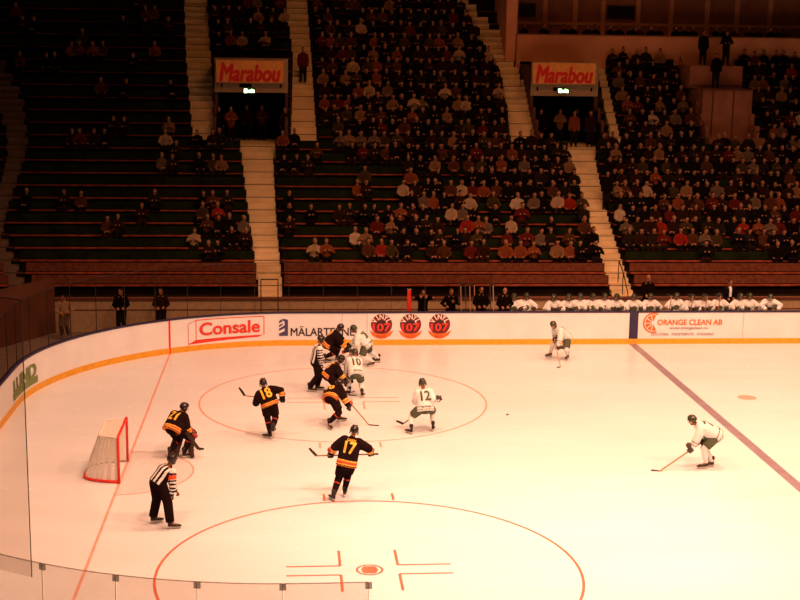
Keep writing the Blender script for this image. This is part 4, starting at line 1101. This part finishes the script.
# third portal: closed concrete block with a ledge
a, b = V3; mb = MB()
ztop = at_y(715, 66, 31.2)[2]; zled = at_y(715, 89, 30.4)[2]
mb.box(a, b, 30.4, YK[18]+.8, ZK[11], zled); mb.box(a-.35, b-.15, 31.6, YK[18]+.8, zled, ztop); mb.box(a-.05, b+.05, 30.34, 30.6, zled-.06, zled+.02, 1); mb.box(a-.3, b-.1, 31.54, 31.6, zled+.1, zled+.16, 1)
mb.box(a, b, YK[12]-.0, 30.4, ZK[11], ZK[12]+.02)
for t in (.2, .62): mb.box(a+(b-a)*t-.03, a+(b-a)*t+.03, 30.37, 30.4, ZK[12], zled-.06, 1)
for k in range(12, 19): mb.box(b-.12, b+.10, YK[k], YK[k]+.8, ZK[k]-.5, ZK[k]+.55, 2); mb.box(a-.12, a+.02, YK[k], YK[k]+.8, ZK[k]-.5, ZK[k]+.55, 2)
structure(mb.build('wall_block', ['wall_brown', 'wall_brown_dark', 'wall_brown']))
# gallery
yg_ = YK[18]+.8+.02; zp = at_y(600, 36, yg_)[2]
mb = MB(); mb.box(GAL, XRR, yg_, yg_+.2, ZK[18]-.6, zp); mb.box(GAL, XRR, yg_-.03, yg_+.23, zp, zp+.06, 1); structure(mb.build('wall_gallery_front', ['wall_pink', 'wall_brown']))
mb = MB(); mb.box(GAL, XRR, yg_+.2, 39.4, 10.3, 10.6); structure(mb.build('floor_gallery', 'floor_grey'))
yb = 38.4; mb = MB(); mb.box(GAL, XRR, yb, yb+.2, 10.6, 17.); mb.box(GAL-.5, GAL+.05, yg_, yb+.2, 10.3, 17., 1)
for px in (516, 545, 575, 603, 638, 671, 707, 737, 770): x = float(at_y(px, 10, yb)[0]); mb.box(x-.12, x+.12, yb-.1, yb, 10.6, 17., 1)
mb.box(GAL, XRR, yb-.06, yb, 12.35, 12.5, 1); structure(mb.build('wall_gallery_back', ['wall_brown', 'wall_pink']))
for n, (pa, pb, qa, qb) in enumerate(((511, 535, 3.5, 15.5), (607.5, 634, 6, 17.5))):
    x0, x1 = float(at_y(pa, 10, yb)[0]), float(at_y(pb, 10, yb)[0]); z0, z1 = at_y(pa, qb, yb)[2], at_y(pa, qa, yb)[2]
    w = bpy.data.objects.new('window_%d' % (n+1), None); col.objects.link(w); w.location = ((x0+x1)/2, yb-.03, z0); structure(w); o = w.location
    mb = MB(o); mb.box(x0, x1, yb-.07, yb-.02, z0, z1); mb.build('pane', 'window_dark', w)
    mb = MB(o)
    for q in ((x0-.05, x1+.05, z0-.05, z0), (x0-.05, x1+.05, z1, z1+.05), (x0-.05, x0, z0, z1), (x1, x1+.05, z0, z1)): mb.box(q[0], q[1], yb-.1, yb-.01, q[2], q[3])
    mb.build('frame', 'wall_brown_dark', w)
mb = MB(); mb.box(XL-2, GAL, YK[NK-1]+.8, YK[NK-1]+1.0, 8, 20); structure(mb.build('wall_back', 'wall_green_dark'))
# the end wall of the hall walkway
mb = MB(); W = [(-4., -16), (-4., 8), (-3.2, 14), (-.8, 18.2)]
for (xa, ya), (xb, yb2) in zip(W[:-1], W[1:]):
    d = nrm(V(xb-xa, yb2-ya, 0)); n_ = V(-d[1], d[0], 0)*.15
    mb.add([(xa, ya, -.15), (xb, yb2, -.15), (xb, yb2, 2.0), (xa, ya, 2.0), (xa+n_[0], ya+n_[1], -.15), (xb+n_[0], yb2+n_[1], -.15), (xb+n_[0], yb2+n_[1], 2.0), (xa+n_[0], ya+n_[1], 2.0)], [(0, 1, 2, 3), (5, 4, 7, 6), (3, 2, 6, 7), (1, 5, 6, 2), (4, 0, 3, 7), (4, 5, 1, 0)])
structure(mb.build('wall_end', 'wall_brown_dark'))

# handrails
def handrail(pts, label):
    b = pts[0]; r = empty('handrail', b, label, 'handrail', 'handrails')
    mb = MB(b); mb.tube([np.array(p)+V(0, 0, .95) for p in pts], .025); mb.build('rail', 'dark_steel', r)
    for p in (pts[0], pts[len(pts)//2], pts[-1]): mb = MB(b); mb.tube([p, np.array(p)+V(0, 0, .95)], .02); mb.build('post', 'dark_steel', r)
RW = lambda x, k: V(x, YK[k]+.2, ZK[k])
handrail([RW(V1[1]+.12, k) for k in range(12, 18)], 'dark handrail beside the first portal at the edge of the stairs')
handrail([RW(V2[1]+.12, k) for k in range(12, 18)], 'dark handrail beside the second portal at the narrow stairs')
handrail([RW(V3[0]-.3, k) for k in range(12, 19)], 'dark handrail on the near side of the brown concrete block')
handrail([RW(AISLES['slanting stairs before the second sign'][0](17)+.9, 17)+V(d, 0, 0) for d in (0, .3, .6)], 'dark hooped rail standing on the slanting stairs')
xq = AISLES['lower stairs under the second sign'][0](0)+.45
handrail([V(xq, 18.5, .36), V(xq, 19.4, 1.08), V(xq, 20.2, 1.45)], 'dark handrail at the foot of the stairs under the second sign')

# ------------------------------------------------------------------ bench rows and spectators
BLOCKS = []
for k in range(NK):
    xe = XRR-3 if k <= 18 else GAL-1.0
    iv = [(XL, xe)]
    for nm, (el, er, k0, k1) in AISLES.items():
        if max(0, k0) <= k <= k1: iv = cut(iv, el(k)-.05, er(k)+.05)
    for a, b, k0, k1 in VOM:
        if k0 <= k <= k1: iv = cut(iv, a-.45 if a == V3[0] else a, b+.2)
    if k >= 19: iv = cut(iv, AISLES['slanting stairs before the second sign'][1](k), 60)
    for a, b in iv:
        if b-a > .8: BLOCKS.append((k, a, b))
def block_name(k, a, b):
    m = (a+b)/2; A = AISLES
    if m < A['corner stairs'][0](k)+.3: return 'corner block'
    if k <= 12:
        if b < A['lower stairs under the first sign'][0](k)+.3: return 'goal-end block'
        if b < A['lower stairs under the second sign'][0](k)+.3 and a > A['lower stairs under the first sign'][0](k): return 'middle block'
        if a > V3[1]-.5 and k == 12: return 'far block'
        return 'past-portal block'
    if b < A['upper stairs on the goal side of the first sign'][0](k)+.3: return 'upper goal-end block'
    if b < A['upper stairs beyond the first sign'][0](k)+.3: return 'first-sign block'
    if b < A['slanting stairs before the second sign'][0](k)+.3: return 'upper middle block'
    if b < V2[1]+.6: return 'second-sign block'
    if a > V3[1]-.5: return 'upper far block'
    return 'upper past-portal block'
NAMED = {}
for k, a, b in BLOCKS:
    pa = to_px((a, YK[k]+.5, ZK[k]+.5))[0]; pb = to_px((b, YK[k]+.5, ZK[k]+.5))[0]
    if pb < 0 or pa > 800: continue
    o_ = ((a+b)/2, YK[k]+.45, ZK[k]); nm = block_name(k, a, b)
    key = (k, nm); NAMED[key] = NAMED.get(key, 0)+1
    extra = '' if NAMED[key] == 1 else ', its farther piece'
    t = empty('bench_row', o_, '%s bench with red seat board, %s row up, %s%s' % ('dark green' if k > 1 else 'brown', ORD[k], nm, extra), 'bench', 'bench rows in the stand')
    h = (b-a)/2-.04
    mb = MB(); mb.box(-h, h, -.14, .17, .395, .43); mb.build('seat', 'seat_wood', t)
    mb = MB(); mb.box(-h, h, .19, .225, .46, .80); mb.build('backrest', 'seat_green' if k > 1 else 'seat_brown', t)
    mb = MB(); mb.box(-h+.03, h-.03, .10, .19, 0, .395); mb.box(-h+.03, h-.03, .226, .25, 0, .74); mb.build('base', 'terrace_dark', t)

HAIRS = ['hair_dark', 'hair_dark', 'hair_brown', 'hair_brown', 'hair_fair', 'hair_grey', 'cloth black', 'cloth dark navy']
def spectator_mesh(v):
    """seated (facing -y, origin on the tread under the seat front) or standing spectator; slots: skin, jacket, trousers, hair"""
    r = random.Random(v*11+3); f = Form(); st = v >= 6
    rt = V(-1, 0, 0)
    if not st:
        lean = r.uniform(-.03, .16); pel = V(0, .14, .53); neck = V(r.uniform(-.04, .04), .12-lean, 1.05); tw = r.uniform(-.5, .5)
        head = neck+V(tw*.03, -.06, .17); kn = {s: V(s*(.10+.05*r.random()), -.30, .53) for s in (-1, 1)}; ft = {s: V(s*(.11+.04*r.random()), -.30+r.uniform(-.03, .08), .06) for s in (-1, 1)}
        mode = v % 3
        hd = {s: (V(-s*.0+s*.05, -.20, .66) if mode == 0 else V(s*.15, -.22, .62) if mode == 1 else V(s*.07-.0, -.16, .86)) for s in (-1, 1)}
    else:
        pel = V(0, 0, .92); neck = V(0, -.02, 1.46); head = V(0, -.07, 1.63); kn = {s: V(s*.10, -.03, .50) for s in (-1, 1)}; ft = {s: V(s*.11, 0, .06) for s in (-1, 1)}; tw = .2*(v-6)
        hd = {s: V(s*.24, -.05, .82) if v == 6 else V(s*.10, -.22, 1.12) for s in (-1, 1)}
    f.limb('jacket', [pel+V(0, 0, -.04), (pel+neck)/2, neck-V(0, 0, .14), neck-V(0, 0, .03)], [(.19, .15), (.19, .14), (.215, .14), (.13, .095)], right=rt)
    f.limb('head', [neck-V(0, 0, .04), head-V(0, 0, .06)], [.062, .058])
    look = nrm(V(tw, -1, -.08)); up = V(0, 0, 1); hr = nrm(np.cross(look, up))
    f.ball('head', head, (.080, .10, .118), (hr, look, up)); f.ball('head', head+look*.095-up*.015, (.016, .022, .025), (hr, look, up))
    f.ball('hair', head+up*.035-look*.03, (.090, .098, .10), (hr, look, up))
    for s in (-1, 1):
        sh = neck+V(s*.17, .0, -.09); el = ik(sh, hd[s], .29, .26, V(s*1., .5, -.5)); f.limb('jacket', [sh, el, hd[s]*.85+el*.15], [.082, .068, .052]); f.ball('hand', hd[s], (.045, .05, .045))
        f.limb('legs', [pel+V(s*.09, -.0, -.02), kn[s], ft[s]+V(0, .0, .04)], [.10, .085, .062]); f.limb('shoe', [ft[s], ft[s]+V(s*.02, -.12, -.01)], [.05, .042])
    col_ = {'jacket': 1, 'head': 0, 'hand': 0, 'hair': 3, 'legs': 2, 'shoe': 2}
    return f.skin(.042, ['skin', 'cloth black', 'trousers_dark', 'hair_dark'], lambda l, t, p: col_[l], 1, 'spectator')
SP = [spectator_mesh(v) for v in range(8)]
TONES = ['black']*26+['dark brown']*16+['dark navy']*14+['charcoal']*14+['brown']*11+['dark red']*5+['red']*1+['grey']*4+['tan']*3+['cream']*1+['rust']*4+['olive']*5

def density(px, py):
    if py > 254: return -.2
    if px < 30: return .12
    if px < 190:
        if py < 60: return .32
        if py < 150: return .32 if px > 95 else .2
        if px > 125: return .25
        return .18
    if px < 250 and py > 145: return .5 if py > 195 else .32
    if px < 290 and py < 62: return .75
    if px < 320 and py < 145: return .6
    if px < 600 and py < 145: return .86 if px > 330 or py < 95 else .7
    if px < 335 and py > 165: return .62 if 240 < py < 253 and px < 330 else .28
    if px < 345: return .5
    if px < 600 and py < 205: return .84 if px > 400 else .6
    if px < 600 and py < 248: return .62
    if px < 600: return .1 if py < 262 else .0
    if py < 240: return .84
    return .25 if py < 254 else .0
seats = []
for k, a, b in BLOCKS:
    n = int((b-a-.2)/.52)
    nm = block_name(k, a, b)
    run = R.random()
    for i in range(n):
        x = a+.1+(b-a-.2)*(i+.5+R.uniform(-.22, .22))/n; p = to_px((x, YK[k]+.4, ZK[k]+1.1))
        if not (-6 < p[0] < 806 and p[1] > -4): continue
        # neighbours come in small groups
        run = .55*run+.45*R.random() if R.random() < .6 else R.random()
        if run < .5+(density(*p)-.5)*1.05: seats.append((k, x, nm, p, i))
STAND_EXTRA = []
def tone(p):
    c = R.choice(TONES)
    if p[0] < 150 and c in ('white', 'cream', 'red', 'tan'): c = R.choice(['dark brown', 'charcoal', 'brown'])
    return c
# in-photo bright marks: pale, red and rust tops at their places
MARKS = [(298, 248, 'white'), (311, 247, 'cream'), (322, 248, 'rust'), (353, 236, 'white'), (343, 236, 'rust'), (365, 235, 'tan'), (378, 247, 'red'), (386, 222, 'tan'), (346, 171, 'red'), (330, 158, 'cream'), (397, 173, 'cream'),
         (449, 78, 'white'), (412, 90, 'cream'), (445, 105, 'tan'), (497, 42, 'cream'), (455, 43, 'cream'), (462, 42, 'cream'), (461, 185, 'cream'), (476, 188, 'cream'), (523, 197, 'white'), (563, 198, 'cream'), (571, 245, 'rust'), (617, 208, 'white'),
         (653, 110, 'white'), (661, 100, 'tan'), (683, 184, 'tan'), (680, 232, 'red'), (670, 243, 'tan'), (681, 243, 'cream'), (728, 242, 'rust'), (652, 182, 'cream'), (780, 90, 'tan'), (798, 115, 'white'), (215, 202, 'red'), (128, 187, 'cream'), (183, 173, 'rust'),
         (172, 112, 'tan'), (158, 130, 'cream'), (238, 43, 'cream'), (266, 44, 'cream'), (287, 42, 'tan'), (284, 30, 'rust'), (200, 226, 'cream'), (190, 253, 'red'), (372, 78, 'cream'), (358, 56, 'cream'), (392, 92, 'tan'), (498, 245, 'rust'), (541, 246, 'rust'), (474, 212, 'rust'), (440, 158, 'tan'), (420, 172, 'rust'), (375, 30, 'rust'), (335, 32, 'rust'), (553, 17, 'brown')]
tones = [tone(s[3]) for s in seats]
for mx, my, c in MARKS:
    j = min(range(len(seats)), key=lambda i: (seats[i][3][0]-mx)**2+(seats[i][3][1]-my-4)**2*1.5)
    if (seats[j][3][0]-mx)**2+(seats[j][3][1]-my-4)**2 < 160: tones[j] = c
order = sorted(range(len(seats)), key=lambda i: (seats[i][0], seats[i][1]))
NI = 270
count_in = {}
words = lambda n: ORD[n] if n < len(ORD) else ORD[n % 40]
VIS = order[:NI]; REST = order[NI:]
UN = set()
def set_slots(o, mats_):
    for i, m in enumerate(mats_):
        o.material_slots[i].link = 'OBJECT'; o.material_slots[i].material = MATS[m]
HW = {'hair_dark': 'dark hair', 'hair_brown': 'brown hair', 'hair_fair': 'fair hair', 'hair_grey': 'grey hair', 'cloth black': 'black cap', 'cloth dark navy': 'navy cap'}
for j in VIS:
    k, x, nm, p, i = seats[j]
    v = R.randrange(6); hair = R.choice(HAIRS); key = (k, nm); count_in[key] = count_in.get(key, 0)+1
    o = link('spectator', SP[v], None, (x, YK[k]+.38, ZK[k])); o.rotation_euler = (0, 0, R.uniform(-.4, .4))
    s_ = R.uniform(.92, 1.05); o.scale = (s_*R.uniform(.96, 1.10), s_, R.uniform(.95, 1.05))
    set_slots(o, ['skin', 'cloth '+tones[j], R.choice(['trousers_dark', 'cloth dark navy', 'cloth black', 'cloth dark brown']), hair])
    lab = 'spectator in %s, %s, %s row up, %s from goal end, %s' % (tones[j], HW[hair], ORD[k], words(count_in[key]-1), nm)
    tag(o, lab, 'spectator', 'spectators in the stand')
# people on their feet in the stand, each at a place the photo shows
def stand_person(x, y, z, v, top, hair, label, rz=0., group='people standing in the stand'):
    o = link('spectator', SP[v], None, (x, y, z)); o.rotation_euler = (0, 0, rz)
    set_slots(o, ['skin', 'cloth '+top, 'trousers_dark', hair]); tag(o, label, 'spectator', group)
E_ = 'slanting stairs before the second sign'
k, x = prof(303, 80); stand_person(x, YK[int(k)]+.2, ZK[int(k)]+.02, 6, 'dark red', 'hair_dark', 'person in dark red top walking down the stairs beyond the first sign')
def in_portal(px, py, y, v, top, label, hair='hair_dark', z=None): stand_person(float(at_y(px, py, y)[0]), y, ZK[12] if z is None else z, v, top, hair, label)
in_portal(231, 120, 30.6, 7, 'rust', 'person in rust top with arms folded at the side of the first portal')
in_portal(219, 122, 30.3, 6, 'black', 'person in black standing at the goal-end corner of the first portal')
in_portal(247, 115, 32.6, 6, 'dark brown', 'person in dark brown standing inside the first portal under the exit sign')
in_portal(262, 116, 32.4, 7, 'dark red', 'person in dark red standing inside the first portal past the exit sign')
in_portal(285, 118, 30.0, 6, 'charcoal', 'person in charcoal at the handrail corner of the first portal')
in_portal(560, 118, 31.6, 7, 'tan', 'person in tan top with arms folded inside the second portal')
in_portal(541, 116, 31.0, 6, 'black', 'person in black at the goal-end corner of the second portal')
in_portal(574, 128, 29.6, 6, 'rust', 'person in rust jacket on the landing of the second portal')
in_portal(590, 128, 29.7, 6, 'dark brown', 'person in brown coat on the landing of the second portal by the handrail')
in_portal(577, 116, 33.0, 6, 'dark navy', 'person in navy standing deep inside the second portal')
k, x = prof(594, 200); stand_person(x+.45, YK[7]+.2, ZK[7]+.02, 6, 'black', 'hair_dark', 'person in black standing on the lower stairs under the second sign')
zl3 = at_y(715, 89, 30.4)[2]
stand_person(float(at_y(715, 88, 31.0)[0]), 31.0, zl3, 6, 'black', 'hair_dark', 'person in black standing on the ledge of the brown concrete block')
stand_person(float(at_y(703, 50, 33.)[0]), 33.0, ztop, 6, 'black', 'hair_dark', 'tall person in black on top of the concrete block, goal-end one')
stand_person(float(at_y(726, 50, 33.)[0]), 33.0, ztop, 7, 'dark navy', 'cloth black', 'broad person in navy with cap on top of the concrete block')
GALN = 0
for i in range(26):
    px = 522+i*10.8+R.uniform(-3, 3)
    if R.random() < .2: continue
    c = R.choice(['black', 'dark brown', 'charcoal', 'dark red', 'dark navy']); 
    stand_person(float(at_y(px, 28, 35.3)[0]), 35.3+R.uniform(-.3, .5), 10.6, R.choice((6, 7)), c, R.choice(HAIRS[:6]), 'person in %s standing on the gallery, %s behind the pale parapet' % (c, ORD[GALN]), R.uniform(-.4, .4), 'people on the gallery'); GALN += 1
# everyone farther up: too many to count
tv, tf, tm, base_n = [], [], [], 0
names_ = ['skin']+['cloth '+c for c in CLOTH]+['trousers_dark']+sorted(set(HAIRS))
names_ = list(dict.fromkeys(names_)); ixm = {n: i for i, n in enumerate(names_)}
SV = []
for me in SP[:6]:
    v = np.empty(len(me.vertices)*3); me.vertices.foreach_get('co', v); SV.append((v.reshape(-1, 3), [tuple(p.vertices) for p in me.polygons], np.array([p.material_index for p in me.polygons])))
for j in REST:
    k, x, nm, p, i = seats[j]; v, fs, mi = SV[R.randrange(6)]; a = R.uniform(-.4, .4); s_ = R.uniform(.92, 1.06)
    rot = np.array(((math.cos(a), -math.sin(a), 0), (math.sin(a), math.cos(a), 0), (0, 0, 1)))
    vv = (v*(s_*R.uniform(.96, 1.1), s_, R.uniform(.95, 1.06)))@rot.T+V(x, YK[k]+.38, ZK[k]); tv.append(vv); tf += [tuple(q+base_n for q in f_) for f_ in fs]; base_n += len(vv)
    lut = np.array([ixm['skin'], ixm['cloth '+tones[j]], ixm['trousers_dark'], ixm[R.choice(HAIRS)]]); tm.append(lut[mi])
if tv:
    me = bpy.data.meshes.new('crowd'); me.from_pydata(np.concatenate(tv).tolist(), [], tf)
    for n in names_: me.materials.append(MATS[n])
    me.polygons.foreach_set('material_index', np.concatenate(tm).astype(np.int32)); me.polygons.foreach_set('use_smooth', [True]*len(me.polygons)); me.update()
    o = link('crowd', me); tag(o, 'mass of spectators seated in the upper rows of the stand', 'crowd', None, 'stuff')
print('SPECTATORS', len(seats), len(VIS), len(REST))

# ------------------------------------------------------------------ light
wd = bpy.data.worlds.new('hall'); sc.world = wd; wd.use_nodes = True
wd.node_tree.nodes['Background'].inputs['Color'].default_value = (1, .42, .22, 1); wd.node_tree.nodes['Background'].inputs['Strength'].default_value = .012
def lamp(kind, loc, power, colr, aim=None, **kw):
    l = bpy.data.lights.new('hall_or_added_lamp', kind); l.energy = power; l.color = colr
    for k, v in kw.items(): setattr(l, k, v)
    o = bpy.data.objects.new('hall_or_added_lamp', l); col.objects.link(o); o.location = loc
    d = Vector(aim if aim is not None else (loc[0], loc[1], 0))-Vector(loc); o.rotation_euler = d.to_track_quat('-Z', 'Y').to_euler(); return o
WARM = (1, .45, .25)
for x, p in ((3, .42), (11, .9), (19, 1.05), (27, 1.0), (35, 1.0)):
    for y, q in ((-11, 1.25), (-1, .9), (9, .5)):
        lamp('AREA', (x, y, 17), 1150*p*q, WARM, aim=(x, y+3.5, 0), shape='RECTANGLE', size=2.2, size_y=1.2, spread=math.radians(128))
lamp('SPOT', (17, -12, 17), 7000, (1, .70, .56), aim=(14.0, -6.0, 0), spot_size=math.radians(48), spot_blend=1., shadow_soft_size=.8)  # added spot, stands in for lamp reflections in the ice's white patch
for x, y, p in ((12, 24, 300), (24, 25, 160)):
    lamp('AREA', (x, y, 19), p, (1, .33, .09), aim=(x, y+4, 4), shape='RECTANGLE', size=5, size_y=2, spread=math.radians(150))
sc.view_settings.view_transform = 'Standard'; sc.view_settings.look = 'None'; sc.view_settings.gamma = 1; sc.view_settings.use_curve_mapping = False
sc.view_settings.exposure = 0.
sc.cycles.sample_clamp_indirect = 6.
